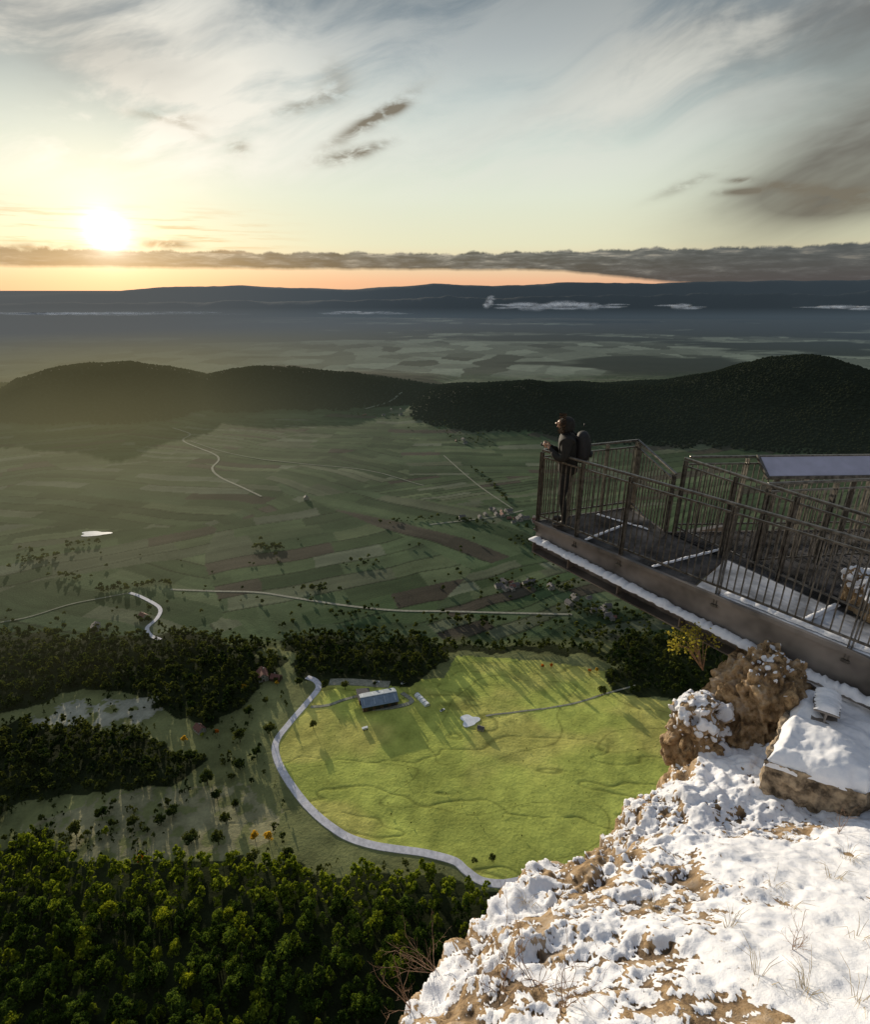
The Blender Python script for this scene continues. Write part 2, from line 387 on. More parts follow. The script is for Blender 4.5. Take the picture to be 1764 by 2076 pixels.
fa=np.stack([idx[:-1,:-1],idx[:-1,1:],idx[1:,1:],idx[1:,:-1]],-1).reshape(-1,4)
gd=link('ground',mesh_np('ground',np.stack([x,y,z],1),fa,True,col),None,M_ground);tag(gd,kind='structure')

# ------------------------------------------------------------------ roads and ponds
def catmull(P,n=8):
    P=[Vector(p) for p in P];o=[]
    Q=[P[0]*2-P[1]]+P+[P[-1]*2-P[-2]]
    for i in range(1,len(Q)-2):
        for k in range(n):
            t=k/n;a,b_,c,d=Q[i-1:i+3]
            o.append(.5*((2*b_)+(c-a)*t+(2*a-5*b_+4*c-d)*t*t+(3*b_-a-3*c+d)*t**3))
    o.append(P[-1]);return o
ROADS=[]
def road(name,pix,w,mat,dz=.35,n=10):
    pts=catmull([W0([p])[0].tolist()+[0] for p in pix],n);vs=[];fs=[]
    zs=[];ROADS.append((np.array([(p.x,p.y) for p in pts]),w))
    for i,p in enumerate(pts):
        d=(pts[min(i+1,len(pts)-1)]-pts[max(0,i-1)]).normalized();s=Vector((-d.y,d.x,0))
        zs.append(max(hz((p+s*a).x,(p+s*a).y) for a in(-w*.55,-w*.25,0,w*.25,w*.55))+dz)
    for i,p in enumerate(pts):
        d=(pts[min(i+1,len(pts)-1)]-pts[max(0,i-1)]).normalized();s=Vector((-d.y,d.x,0));zc=max(zs[max(0,i-1):i+2])
        for a in(-.62,-.5,-.17,.17,.5,.62):
            q=p+s*(w*a);vs.append((q.x,q.y,zc-(1.6 if abs(a)>.6 else 0)))
    for i in range(len(pts)-1):
        for k in range(5): fs.append((i*6+k,i*6+k+1,i*6+7+k,i*6+6+k))
    me=bpy.data.meshes.new(name);me.from_pydata(vs,[],fs);me.update()
    return tag(link(name,me,None,mat),kind='structure')
road('road',[(1060,1784),(1015,1790),(975,1784),(945,1764),(920,1744),(860,1728),(760,1713),(695,1690),(635,1645),(588,1588),(562,1540),(560,1505),(585,1470),(620,1430),(645,1398),(640,1382),(622,1374)],4.7,M_road,n=14)
road('farm_drive',[(630,1436),(665,1432),(695,1422),(725,1414),(745,1412)],2.6,M_track)
road('farm_yard',[(668,1384),(700,1384),(735,1386),(790,1390)],8,M_track)
road('farm_yard',[(735,1440),(800,1436),(835,1425),(815,1408)],3.5,M_track)
road('meadow_track',[(985,1452),(1050,1442),(1120,1432),(1170,1422),(1235,1402),(1290,1388)],1.5,M_track,.12)
road('country_road',[(262,1200),(285,1208),(322,1230),(318,1252),(298,1272),(305,1288),(325,1297)],3.6,M_road)
road('country_road',[(262,1200),(200,1212),(140,1225),(60,1250),(0,1262)],2.2,M_lane)
road('country_road',[(345,1193),(430,1197),(520,1200),(600,1212),(700,1228),(800,1238),(900,1240),(1010,1243),(1160,1246)],3.,M_track)
road('field_track',[(350,868),(385,880),(372,895),(440,925),(430,950),(445,968),(490,990),(530,1008)],3.6,M_track)
road('field_track',[(385,895),(470,920),(600,940),(740,955),(860,985)],2.2,M_lane)
road('field_track',[(1060,1038),(1010,1050),(940,1060),(870,1068)],4,M_lane)
road('field_track',[(1040,1035),(990,1000),(940,960),(900,925)],2.2,M_lane)
road('hill_road',[(740,835),(790,825),(815,812)],5,M_lane,1.5)
def offroad(q,m=4):
    for P,w in ROADS:
        if ((P-q)**2).sum(1).min()<(w*.5+m)**2: return False
    return True
def pond(c,rx,ry,name='pond'):
    p=G(*c);vs=[];n=28
    for i in range(n):
        a=2*PI*i/n;r=1+.22*math.sin(a*3+1)+.1*math.sin(a*5)
        vs.append((p.x+rx*r*math.cos(a),p.y+ry*r*math.sin(a),0))
    zc=max(hz(q[0],q[1]) for q in vs)+.25;vs=[(q[0],q[1],zc) for q in vs]+[(q[0]*1,q[1]*1,zc-2) for q in vs]
    me=bpy.data.meshes.new(name);me.from_pydata(vs,[],[tuple(range(n))]+[(i,n+i,n+(i+1)%n,(i+1)%n) for i in range(n)]);me.update()
    tag(link(name,me,None,M_water),kind='structure')
pond((952,1461),6.5,6);pond((191,1082),18,8)

# ------------------------------------------------------------------ trees
def quads(cn,nm,sz,seed):
    r=np.random.default_rng(seed);N=len(cn)
    nm=nm/np.linalg.norm(nm,axis=1,keepdims=True)
    a=np.cross(nm,r.normal(size=(N,3)));a/=np.linalg.norm(a,axis=1,keepdims=True)+1e-9;b=np.cross(nm,a)
    s=sz*(.6+.8*r.random((N,1)));s2=s*(.5+.5*r.random((N,1)))
    v=np.stack([cn-a*s-b*s2*.3,cn+a*s*.2-b*s2,cn+a*s+b*s2*.2,cn-a*s*.1+b*s2],1).reshape(-1,3)
    return v,np.arange(N*4).reshape(N,4)
def crown_np(kind,R,Ht,ncl,per,sz,seed):
    r=np.random.default_rng(seed);cs=[];ns=[]
    for i in range(ncl):
        if kind=='cone':
            t=r.random()**.8;zz=Ht*(.22+.78*t);rr=R*(1-t)**.75*(.75+.35*r.random());a=r.random()*2*PI
            c=np.array([rr*math.cos(a),rr*math.sin(a),zz]);cr=R*.28*(1.1-.6*t)
        else:
            d=r.normal(size=3);d/=np.linalg.norm(d);d[2]=abs(d[2])*1.0-.25
            q=.45+.65*r.random();c=np.array([d[0]*R*q*.85,d[1]*R*q*.85,Ht*.60+d[2]*Ht*.40*q]);cr=R*(.20+.18*r.random())
        d=r.normal(size=(per,3));d/=np.linalg.norm(d,axis=1,keepdims=True);d[:,2]=d[:,2]*.75+.15
        cs.append(c+d*cr*(.7+.4*r.random((per,1))));ns.append(d+r.normal(size=(per,3))*.35)
    return quads(np.concatenate(cs),np.concatenate(ns),sz,seed+1)
def crown_mesh(*a):
    v,f=crown_np(*a);return mesh_np('crown',v,f)
def trunk_mesh(Ht,r0,seed):
    mb=MB();r=random.Random(seed);p=[(0,0,-1.5)]
    for i in range(1,6):p.append((r.uniform(-.15,.15)*i*.4,r.uniform(-.15,.15)*i*.4,Ht*.85*i/5))
    mb.tube(p,[r0,r0*.9,r0*.75,r0*.55,r0*.4,r0*.15],6)
    for k in range(6):
        zz=Ht*r.uniform(.35,.75);a=r.random()*2*PI;L=Ht*.22
        mb.tube([(0,0,zz),(L*.5*math.cos(a),L*.5*math.sin(a),zz+L*.2),(L*math.cos(a),L*math.sin(a),zz+L*.5)],[r0*.35,r0*.2,r0*.08],4)
    me=bpy.data.meshes.new('trunk');me.from_pydata(mb.v,[],mb.f);me.update();return me
def proto(kind,R,Ht,ncl,per,sz,seed,mat):
    c=crown_mesh(kind,R,Ht,ncl,per,sz,seed);c.materials.append(mat);t=trunk_mesh(Ht,R*.07,seed);t.materials.append(M_bark);return (c,t)
PINES=[proto('round',4.0,11,46,24,.40,100+i,M_pine) for i in range(4)]+[proto('cone',3.3,13.5,48,24,.38,120+i,M_pine) for i in range(4)]
ROUND=[proto('round',4.,9,38,26,.5,140+i,M_forest) for i in range(2)]
YEL=proto('round',3.2,9,30,24,.5,150,M_yel);ORA=proto('round',3.2,9,30,24,.5,151,M_ora);LIM=proto('round',3.2,9,30,24,.5,152,M_lime)
def tree(name,pr,x,y,s,label,cat,group=None):
    e=empty(name,(x,y,hz(x,y)),random.random()*6.28,label,cat,group);e.scale=(s*random.uniform(.85,1.1),s*random.uniform(.85,1.1),s*random.uniform(.85,1.2))
    for nm,me in(('crown',pr[0]),('trunk',pr[1])):
        o=bpy.data.objects.new(nm,me);C.objects.link(o);o.parent=e
    return e
def scatter(P,sp,seed):
    r=np.random.default_rng(seed);x0,y0=P.min(0)-25;x1,y1=P.max(0)+25
    gx,gy=np.meshgrid(np.arange(x0,x1,sp),np.arange(y0,y1,sp));gx=gx.ravel()+r.uniform(-.48,.48,gx.size)*sp;gy=gy.ravel()+r.uniform(-.48,.48,gy.size)*sp
    m=wood(gx,gy,P);q=np.stack([gx[m],gy[m]],1)
    return np.array([p for p in q if offroad(p,2.5)])
def vis(p,zz=-H+6):
    xx,yy=p[0],p[1]
    fw=yy*CP-zz*SP;up=yy*SP+zz*CP
    return 882+F*xx/fw,1038-F*up/fw
pts=[p for p in scatter(F1,6.4,7)]
pts=[p for p in pts if -25<vis(p)[0]<1050 and vis(p)[1]<2110]
def under(p):
    px,py=vis(p);return py>1790 and px>1035-(py-1800)*.97
pts=[p for p in pts if not under(p)]
pts.sort(key=lambda p:p[1])
near_p=pts[:285];rest=pts[285:]
for p in near_p:
    pr=PINES[int(rng.integers(0,8))]
    tree('pine_tree',pr,p[0],p[1],float(rng.uniform(.6,1.15)),'green pine in the dense forest below the snowy cliff, at the bottom left','pine tree','pines of the dense forest below the cliff')
SINGLE=[(548,1492,1.15,'dark round tree beside the left bend of the winding road'),(635,1478,.75,'small round tree on the meadow just inside the road bend'),(660,1396,.8,'round tree where the farm drive meets the top of the winding road'),
(700,1400,.85,'dark tree at the edge of the farm yard, left of the barn'),(607,1392,.8,'dark tree beside the red roofed houses'),(1221,1408,.9,'lone dark tree casting a long shadow at the top right of the meadow'),
(487,1505,1.,'dark tree left of the road, upper one of a loose column'),(486,1560,1.05,'dark tall tree left of the road, lower one of a loose column'),(521,1535,.8,'small dark tree nearest the road on its left side'),
(420,1590,1.1,'dark tree at the lower edge of the left forest patch'),(388,1710,1.05,'dark conifer standing alone above the foreground forest'),(443,1712,1.,'dark bushy tree right of a lone conifer above the foreground forest'),
(326,1672,.95,'dark tree on the frosty clearing, left of the middle'),(352,1655,1.,'dark tree at the top of the frosty clearing'),(207,1660,.9,'round tree near the left edge of the frosty clearing'),
(272,1675,.9,'grey green tree in the middle of the frosty clearing'),(155,1695,1.,'large dark shrubby tree at the left of the frosty clearing'),(458,1670,.8,'small tree on the right of the frosty clearing'),
(478,1640,.7,'dark bush between the clearing and the road'),(440,1620,.8,'bushy tree below the left forest patch'),(998,1745,.55,'dark green bush by the lower bend of the road'),(870,1766,.5,'round bush just below the lower stretch of road'),
(215,1400,.9,'pale conifer in front of the upper left forest'),(292,1402,.95,'grey green tree at the edge of the upper clearing'),(430,1440,.9,'dark tree above the small red roofed hut'),(470,1395,.9,'dark tree left of the red roofed houses'),
(505,1455,.95,'dark tree between the red roofed houses and the road'),(540,1430,.7,'small tree close to the road near the red roofed houses'),(585,1745,.9,'dark tree at the upper rim of the foreground forest'),(515,1750,.95,'dark tree at the upper rim of the foreground forest, right of the orange tree'),
(118,1770,1.1,'tall dark tree at the left rim of the foreground forest'),(560,1385,.6,'small tree between the two red roofs'),(760,1392,.45,'small bush behind the barn'),(385,1545,.9,'dark tree at the right end of the left forest patch')]
for i,(a,b_,s,l) in enumerate(SINGLE):
    q=W0([(a,b_)])[0];tree('tree',ROUND[i%2],q[0],q[1],s,l,'tree')
COL=[(285,1752,.8,ORA,'small orange autumn tree in the foreground forest'),(518,1708,.8,YEL,'pale yellow autumn tree beside the clearing, left one of a pair'),(546,1710,.85,YEL,'pale yellow autumn tree beside the clearing, right one of a pair'),
(495,1402,.7,YEL,'bright yellow tree left of the red roofed houses'),(375,1508,.7,YEL,'bright yellow tree below the small red roofed hut'),(562,1392,.5,YEL,'small yellow tree next to the red roofed houses'),
(215,1695,.7,LIM,'lime green tree on the frosty clearing'),(1100,1356,.55,ORA,'orange shrub at the top edge of the meadow, left one'),(1118,1354,.5,ORA,'orange shrub at the top edge of the meadow, right one'),
(1210,1362,.55,YEL,'yellow orange shrub at the top right edge of the meadow'),(1195,1362,.45,ORA,'small orange shrub beside a yellow one at the top right of the meadow'),(410,1495,.5,LIM,'lime green bush near the red roofed hut'),(440,1490,.5,ORA,'rusty bush right of the red roofed hut'),
(810,1838,.5,LIM,'small lime green treetop near the upper right rim of the foreground forest'),(445,1340,.6,LIM,'yellow green tree in the upper left forest above the red roofed houses')]
for a,b_,s,pr,l in COL:
    q=W0([(a,b_)])[0];tree('autumn_tree',pr,q[0],q[1],s,l,'tree')
def merge(name,protos,P,smin,smax,mat,label,seed,cat='forest',zoff=0):
    r=np.random.default_rng(seed);V=[];Fc=[];b0=0
    P=np.asarray(P);Zs=ht(P[:,0],P[:,1]);k=r.integers(0,len(protos),len(P))
    for j,(v,f) in enumerate(protos):
        q=P[k==j];zq=Zs[k==j];n=len(q)
        if n==0:continue
        a=r.random(n)*2*PI;s=r.uniform(smin,smax,n);sz=s*r.uniform(.85,1.2,n)
        x=(v[None,:,0]*np.cos(a)[:,None]-v[None,:,1]*np.sin(a)[:,None])*s[:,None]+q[:,0:1]
        y=(v[None,:,0]*np.sin(a)[:,None]+v[None,:,1]*np.cos(a)[:,None])*s[:,None]+q[:,1:2]
        z=v[None,:,2]*sz[:,None]+zq[:,None]+zoff
        V.append(np.stack([x,y,z],-1).reshape(-1,3));Fc.append((f[None]+(np.arange(n)*len(v))[:,None,None]+b0).reshape(-1,f.shape[1]));b0+=n*len(v)
    me=mesh_np(name,np.concatenate(V),np.concatenate(Fc));o=link(name,me,None,mat)
    return tag(o,label,cat,kind='stuff')
LOW=[crown_np('round',3.6,9.5,15,13,.80,200+i) for i in range(3)]+[crown_np('cone',3.1,12,16,12,.72,210+i) for i in range(3)]
merge('forest',LOW,np.concatenate([scatter(F2,5.6,11),scatter(F3,5.8,12)]),.45,1.1,M_forest,'dark mixed forest patches left of the winding road',1)
merge('forest',LOW,np.concatenate([scatter(F4,5.6,13),scatter(F4b,5.8,14),scatter(F5,5.8,15)]),.45,1.05,M_forest,'dark belt of forest along the upper edge of the meadow',2)
if len(rest): merge('forest',LOW,np.array(rest),.7,1.15,M_pine,'upper rim of the dense pine forest below the cliff',3)
r=np.random.default_rng(77);bs=[]
for _ in range(560):
    a=r.uniform(0,580);b_=r.uniform(1390,1745)
    q=W0([(a,b_)])[0]
    if vn(np.array([q[0]/18]),np.array([q[1]/18]),np.array([0.]),3)[0]>.47 and offroad(q,3): bs.append(q)
for _ in range(26):
    q=W0([(r.uniform(600,1000),r.uniform(1742,1795))])[0]
    if offroad(q,3): bs.append(q)
merge('bushes',LOW,np.array(bs),.12,.6,M_forest,'loose bushes and small trees scattered over the slope left of the road',4,'bushes')
bs=[]
for _ in range(75):
    q=W0([(r.uniform(620,1350),r.uniform(1400,1700))])[0]
    if inpoly(np.array([q[0]]),np.array([q[1]]),MEAD)[0]: bs.append(q)
merge('tussocks',LOW,np.array(bs),.05,.15,M_forest,'small dark tussocks and low shrubs dotted over the bright meadow',14,'tussocks')
hp=[]
def line(pix,n,jit,rr):
    w=W0(pix)
    for i in range(n):
        t=rr.random()*(len(w)-1);k=int(t);f=t-k;p=w[k]*(1-f)+w[k+1]*f+rr.normal(size=2)*jit;hp.append(p)
rr=np.random.default_rng(5)
for pix,n,j in [([(515,1108),(575,1106)],40,5),([(40,1130),(110,1135)],34,8),([(140,1105),(200,1098)],18,5),([(205,1195),(260,1190)],30,5),([(270,1185),(345,1180)],30,3),([(615,1195),(660,1196)],18,4),
  ([(780,1062),(900,1055),(1000,1070),(1100,1075)],50,5),([(1000,1180),(1080,1185),(1160,1190)],60,7),([(1160,1235),(1260,1250),(1400,1262)],120,9),([(950,945),(1000,985),(1040,1030)],45,3),([(660,1240),(720,1250),(760,1225)],20,4),
  ([(100,1165),(180,1172)],16,6),([(600,1292),(740,1280),(860,1294)],60,4),([(360,1290),(480,1302),(560,1310)],40,5),([(880,1255),(1000,1262),(1160,1272)],50,5),([(1180,1290),(1300,1290),(1450,1300)],110,7),
  ([(700,835),(830,850),(920,880),(1000,900)],70,16),([(190,1275),(215,1280)],16,4),([(285,1245),(300,1262)],10,3),([(700,1150),(760,1140)],10,4),([(1050,1100),(1130,1110)],26,8)]: line(pix,n,j,rr)
for _ in range(120): hp.append(W0([(rr.uniform(0,1150),1085+205*rr.random()**.7)])[0])
TINY=[crown_np('round',3.2,6.5,8,9,1.1,230+i) for i in range(3)]
merge('hedgerow_trees',TINY,np.array(hp),.3,.9,M_forest,'hedgerows, copses and scattered trees between the valley fields',6,'hedgerow')
bm=bmesh.new();bmesh.ops.create_icosphere(bm,subdivisions=1,radius=1)
icos=[]
for s_ in range(3):
    vv=np.array([v.co[:] for v in bm.verts])*np.array([3.7,3.7,3.6])+np.array([0,0,1.4]);vv=vv*(1+(np.random.default_rng(s_).random((len(vv),1))-.5)*.5)
    icos.append((vv,np.array([[v.index for v in f.verts] for f in bm.faces])))
bm.free()
gx,gy=np.meshgrid(np.arange(-1700,1900,8.2),np.arange(700,1900,8.8));gx=gx.ravel()+rng.uniform(-4,4,gx.size);gy=gy.ravel()+rng.uniform(-4,4,gy.size)
_,hh2=ht(gx,gy,True);z0=gx*0
mm=((hh2+(fbm(gx/60,gy/60,z0,3,70)-.5)*10)>7)&(np.abs(gx/gy)<.84)&(gy<1850)
Q=np.stack([gx[mm],gy[mm]],1)
sp_=Q[:,0]<np.interp(Q[:,1],[1100,1500,1900],[60,-20,60]);lo=Q[sp_];hi=Q[~sp_]
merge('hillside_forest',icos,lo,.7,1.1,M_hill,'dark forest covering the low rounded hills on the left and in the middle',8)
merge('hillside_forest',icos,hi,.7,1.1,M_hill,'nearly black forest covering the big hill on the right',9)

# ------------------------------------------------------------------ buildings
def house_meshes(w,l,h,rh,wall,roof):
    mb=MB();mb.box((0,0,h/2-.75),(w,l,h+1.5));mb.add([(-w/2,-l/2,h),(w/2,-l/2,h),(0,-l/2,h+rh),(-w/2,l/2,h),(w/2,l/2,h),(0,l/2,h+rh)],[(0,1,2),(5,4,3)])
    rf=MB();o_=.5
    for s in(-1,1):
        a=Vector((s*(w/2+o_),0,h-rh*o_/(w/2)));t=Vector((0,0,h+rh+.05))
        q=[(a.x,-l/2-o_,a.z+.02),(a.x,l/2+o_,a.z+.02),(0,l/2+o_,t.z),(0,-l/2-o_,t.z)];q2=[(p[0],p[1],p[2]+.22) for p in q]
        rf.add(q+q2,[(3,2,1,0),(4,5,6,7),(0,1,5,4),(1,2,6,5),(2,3,7,6),(3,0,4,7)])
    ch=MB();ch.box((w*.18,l*.2,h+rh*.9),(.8,.8,1.8))
    wn=[]
    for sx in(-1,1):
        for yy in(-.3,0,.3):
            q=MB();q.box((sx*(w/2+.02),yy*l,h*.55),(.12,1.1,1.3));wn.append(q)
    dr=MB();dr.box((0,-l/2-.02,1.05),(1.2,.12,2.1))
    wg=MB();wg.box((0,-l/2-.02,h+.3),(1.1,.12,1.1))
    def mk(b_,n,m_):
        me=bpy.data.meshes.new(n);me.from_pydata(b_.v,[],b_.f);me.update();me.materials.append(m_);return me
    return dict(wall=mk(mb,'wall',wall),roof=mk(rf,'roof',roof),chimney=mk(ch,'chimney',M_wall),door=mk(dr,'door',M_wood),windows=[mk(q,'window',M_glass) for q in wn+[wg]])
HP=[house_meshes(8,11,4.2,3.2,M_wall,M_roofr),house_meshes(9,12,4.6,3.,M_wall,M_roofg),house_meshes(7.5,10,3.6,3.,M_wood,M_roofr),house_meshes(10,17,4.5,3.5,M_white,M_roofg)]
def house(k,px,py,s,rz,label,group=None):
    d=HP[k];p=G(px,py);e=empty('house',p,rz,label,'house',group);e.scale=(s,s,s)
    def ch(n,me,pa):
        o=bpy.data.objects.new(n,me);C.objects.link(o);o.parent=pa;return o
    ch('wall',d['wall'],e);rf=ch('roof',d['roof'],e);ch('chimney',d['chimney'],rf);ch('door',d['door'],e)
    for wme in d['windows']: ch('window',wme,e)
house(0,533,1374,1.,.4,'red roofed house left of the top of the road, left one');house(2,560,1378,.8,1.3,'red roofed house left of the top of the road, right one')
house(0,405,1482,.7,.9,'small red roofed hut among the bushes left of the road')
house(3,1366,1251,1.,1.5,'long white building in the dark trees behind the platform girder')
house(1,975,1479,.4,1.2,'small grey shed beside the meadow pond');house(1,193,1276,.8,.3,'grey roofed farmhouse at the far left behind the forest')
house(0,291,1252,.7,1.,'small house beside the bend of the left country road')
house(1,620,1012,.7,.2,'small pale field barn alone among the valley fields')
rr=random.Random(3)
def village(pix,n,label,group,sc=1):
    for i in range(n):
        a,b_=rr.choice(pix);house(rr.choice([1,1,1,2,1,0]),a+rr.uniform(-26,26),b_+rr.uniform(-9,9),rr.uniform(.45,.72)*sc,rr.choice([.2,.5,1.7,1.9])+rr.uniform(-.1,.1),label,group)
village([(960,1048),(1000,1038),(1040,1045),(1065,1058)],20,'small house of the village beside the far end of the platform','village houses by the platform tip')
village([(1020,1188),(1060,1190),(1095,1186)],13,'small house of the hamlet just below the platform end','hamlet houses below the platform end')
village([(1180,1222),(1215,1240),(1240,1256)],9,'small house in the dark trees under the platform girder','houses under the platform girder')
village([(760,850),(950,900),(790,838)],9,'tiny house at the foot of the dark hill','tiny houses at the foot of the hill')
bp_=G(768,1424);e=empty('barn',bp_,math.radians(16),'large barn with a blue grey metal roof in the farm yard','barn')
mb=MB();mb.box((0,0,1.6),(27,15,6));mb.add([(-13.5,-7.5,4.6),(-13.5,7.5,4.6),(-13.5,0,7),(13.5,-7.5,4.6),(13.5,7.5,4.6),(13.5,0,7)],[(0,2,1),(3,4,5)]);mb.build('wall',M_wood,e)
rf=MB()
for s in(-1,1):
    q=[(-14.3,s*8.5,4.35),(14.3,s*8.5,4.35),(14.3,0,7.08),(-14.3,0,7.08)];rf.add(q+[(a,b_,c+.25) for a,b_,c in q],[(3,2,1,0),(4,5,6,7),(0,1,5,4),(1,2,6,5),(2,3,7,6),(3,0,4,7)])
rfo=rf.build('roof',M_roofb,e)
for s in(-1,1):
    for k in range(-3,4,2):
        q=MB();q.beam((k*4,s*1.6,7.05-.19),(k*4,s*7.,5.14),.9,.12);q.build('skylight',M_sky,rfo)
q=MB();q.beam((-14.3,0,7.42),(14.3,0,7.42),.7,.3);q.build('ridge_vent',M_sky,rfo)
for k in(-8,-2,4,10): q=MB();q.box((k,-7.55,1.9),(3.4,.2,3.6));q.build('door',M_darks,e)
e=empty('barn',G(738,1416),math.radians(16),'low brown annexe barn left of the blue roofed barn','barn')
mb=MB();mb.box((0,0,1),(9,13,5));mb.build('wall',M_wood,e);mb=MB();mb.beam((-5.2,0,4.6),(5.2,0,3.4),14.5,.3);mb.build('roof',M_roofg,e);mb=MB();mb.box((-1,-6.55,1.3),(3,.2,2.8));mb.build('door',M_darks,e)
e=empty('polytunnel',G(856,1420),math.radians(-55),'pale green and white polytunnel right of the barn','polytunnel')
mb=MB();vs=[];n=9
for xx in(-8,8):
    for i in range(n): a=PI*i/(n-1);vs.append((xx,2.4*math.cos(a),2.2*math.sin(a)))
mb.add(vs,[(i,i+1,n+i+1,n+i) for i in range(n-1)]+[tuple(range(n)),tuple(range(2*n-1,n-1,-1))]);mb.build('cover',M_white,e)
for k in range(5):
    q=MB();q.tube([(-8+k*4,2.45*math.cos(PI*i/8),2.25*math.sin(PI*i/8)) for i in range(9)],.12,5);q.build('hoop',M_darks,e)
e=empty('hay_wagon',G(740,1479),.4,'small white wagon standing on the grass below the barn','wagon')
q=MB();q.box((0,0,1.3),(4.2,2,1.5));q.build('body',M_white,e,bevel=.1)
for sx in(-1.3,1.3):
    for sy in(-1,1):
        q=MB();q.tube([(sx,sy*.95,.45),(sx,sy*1.15,.45)],.45,10);q.build('wheel',M_darks,e)
for i,(a,b_) in enumerate([(897,1441),(818,1386),(765,1385)]):
    e=empty('parked_car',G(a,b_),rr.random()*3,['white car parked right of the polytunnel','white car parked behind the barn, right one','pale car parked behind the barn, left one'][i],'car')
    q=MB();q.prism([(-2.1,-.85),(2.1,-.85),(2.1,.85),(-2.1,.85)],.35,.95);q.build('body',M_white,e,bevel=.15)
    q=MB();q.add([(-1.5,-.75,.95),(1.1,-.75,.95),(1.1,.75,.95),(-1.5,.75,.95),(-1.1,-.65,1.45),(.5,-.65,1.45),(.5,.65,1.45),(-1.1,.65,1.45)],[(4,5,6,7),(0,1,5,4),(1,2,6,5),(2,3,7,6),(3,0,4,7)]);q.build('cabin',M_glass,e)
    for sx in(-1.3,1.3):
        for sy in(-1,1): q=MB();q.tube([(sx,sy*.7,.33),(sx,sy*.9,.33)],.33,10);q.build('wheel',M_darks,e)
# far steam and fog
m,nt,b,o=newmat('fog_mat');M_fog=m
b.inputs['Base Color'].default_value=(.8,.82,.86,1);b.inputs['Roughness'].default_value=1;b.inputs['Emission Color'].default_value=(.42,.48,.56,1);b.inputs['Emission Strength'].default_value=.18  # fog brightened by a faint glow painted into the material
lw=nt.nodes.new('ShaderNodeLayerWeight');lw.inputs[0].default_value=.5
g=nt.nodes.new('ShaderNodeNewGeometry');fnz=noise(nt,g.outputs['Position'],.012,4,.6)
al=((1-S(nt,lw.outputs['Facing'])).f('POWER',2.2)*fnz.sm(.3,.7,.10,1.)*.60).clamp()
nt.links.new(al.k,b.inputs['Alpha'])
def fog(px0,px1,py,n,rz_,Yd,label,rise=0):
    bm=bmesh.new();r=random.Random(int(px0))
    for i in range(n):
        t=(i+.5)/n;px=px0+(px1-px0)*t;d=ray(px,py-rise*t);X_=d[0]/d[1]*Yd;Z_=H+d[2]/d[1]*Yd
        w=math.sin(PI*min(1,max(.08,t)))**.5
        mt=Matrix.Translation((X_,Yd+r.uniform(-150,150),Z_+r.uniform(-.5,.8)*rz_))@Matrix.Diagonal((abs(px1-px0)/n*6.5*r.uniform(1.2,3.2)+20,120,rz_*w*r.uniform(.5,1.4),1))
        bmesh.ops.create_icosphere(bm,subdivisions=2,radius=1,matrix=mt)
    me=bpy.data.meshes.new('fog_bank');bm.to_mesh(me);bm.free()
    for p in me.polygons:p.use_smooth=True
    tag(link('fog_bank',me,None,M_fog),label,'fog bank',kind='stuff')
fog(1010,1262,622,30,36,6500,'white fog bank lying over the far plain')
fog(984,1000,622,10,44,6400,'white steam plume rising at the left end of the fog bank',16)
fog(665,810,634,14,15,6300,'thin white mist streak over the far plain, left of the middle')
fog(1352,1412,622,9,24,6500,'small white mist patch over the far plain, right of the long fog bank')
fog(1642,1800,624,14,22,6500,'white mist streak at the right edge of the far plain')
fog(-150,420,636,14,14,6300,'long thin mist under the sun at the left of the far plain')

# ------------------------------------------------------------------ snowy cliff (loft along the cliff edge)
Eb=np.array([(-4.5,-6),(-2.6,-3),(-1.75,-.6),(-.92,1.0),(-.20,1.92),(.12,2.50),(.58,3.02),(.97,3.40),(1.44,3.96),(2.05,4.46),(2.60,4.76),(2.85,5.12),(3.28,5.6),(3.85,6.1),(4.6,6.6),(6.2,6.9),(9,7.6)])
seg=np.r_[0,np.cumsum(np.linalg.norm(np.diff(Eb,axis=0),axis=1))]
sA=seg[3];sB=seg[14]
ss=np.r_[np.linspace(0,sA-.2,16),np.arange(sA,sB,.0115),np.linspace(sB+.1,seg[-1],14)]
ex=np.interp(ss,seg,Eb[:,0]);ey=np.interp(ss,seg,Eb[:,1])
nx,ny=.66,-.751
din=np.r_[np.arange(0,2.3,.0115),np.arange(2.3,5.2,.026),np.linspace(5.4,14,14)]
dep=[.015]
while dep[-1]<300: dep.append(dep[-1]*1.06+.01)
dep=np.array(dep[::-1])
def gz(y): return np.where(y<0,-1.75+.05*y,np.where(y<2.6,-1.75-.75*y,np.where(y<3.7,-3.7-.62*(y-2.6),-4.38-.12*(y-3.7))))
D=np.r_[-dep,din]
SS,DD=np.meshgrid(np.arange(len(ss)),D,indexing='ij')
EX=ex[SS];EY=ey[SS];ins=DD>=0;di=np.maximum(DD,0);dd=np.maximum(-DD,0)
BX=EX+nx*di-nx*.16*dd;BY=EY+ny*di-ny*.16*dd
BZ=H+gz(np.where(ins,BY,EY))-.58*np.exp(-di/.50)-dd
wu=np.where(ins,.55+.45*sst(0,.8,di),.55*np.exp(-dd/.25))
dx=-nx*(1-wu);dy=-ny*(1-wu);dz=wu;L=np.sqrt(dx*dx+dy*dy+dz*dz);dx/=L;dy/=L;dz/=L
x=BX.ravel();y=BY.ravel();z=(BZ-H).ravel();dx=dx.ravel();dy=dy.ravel();dz=dz.ravel();di_=di.ravel();dd_=dd.ravel()
sh=BX.shape
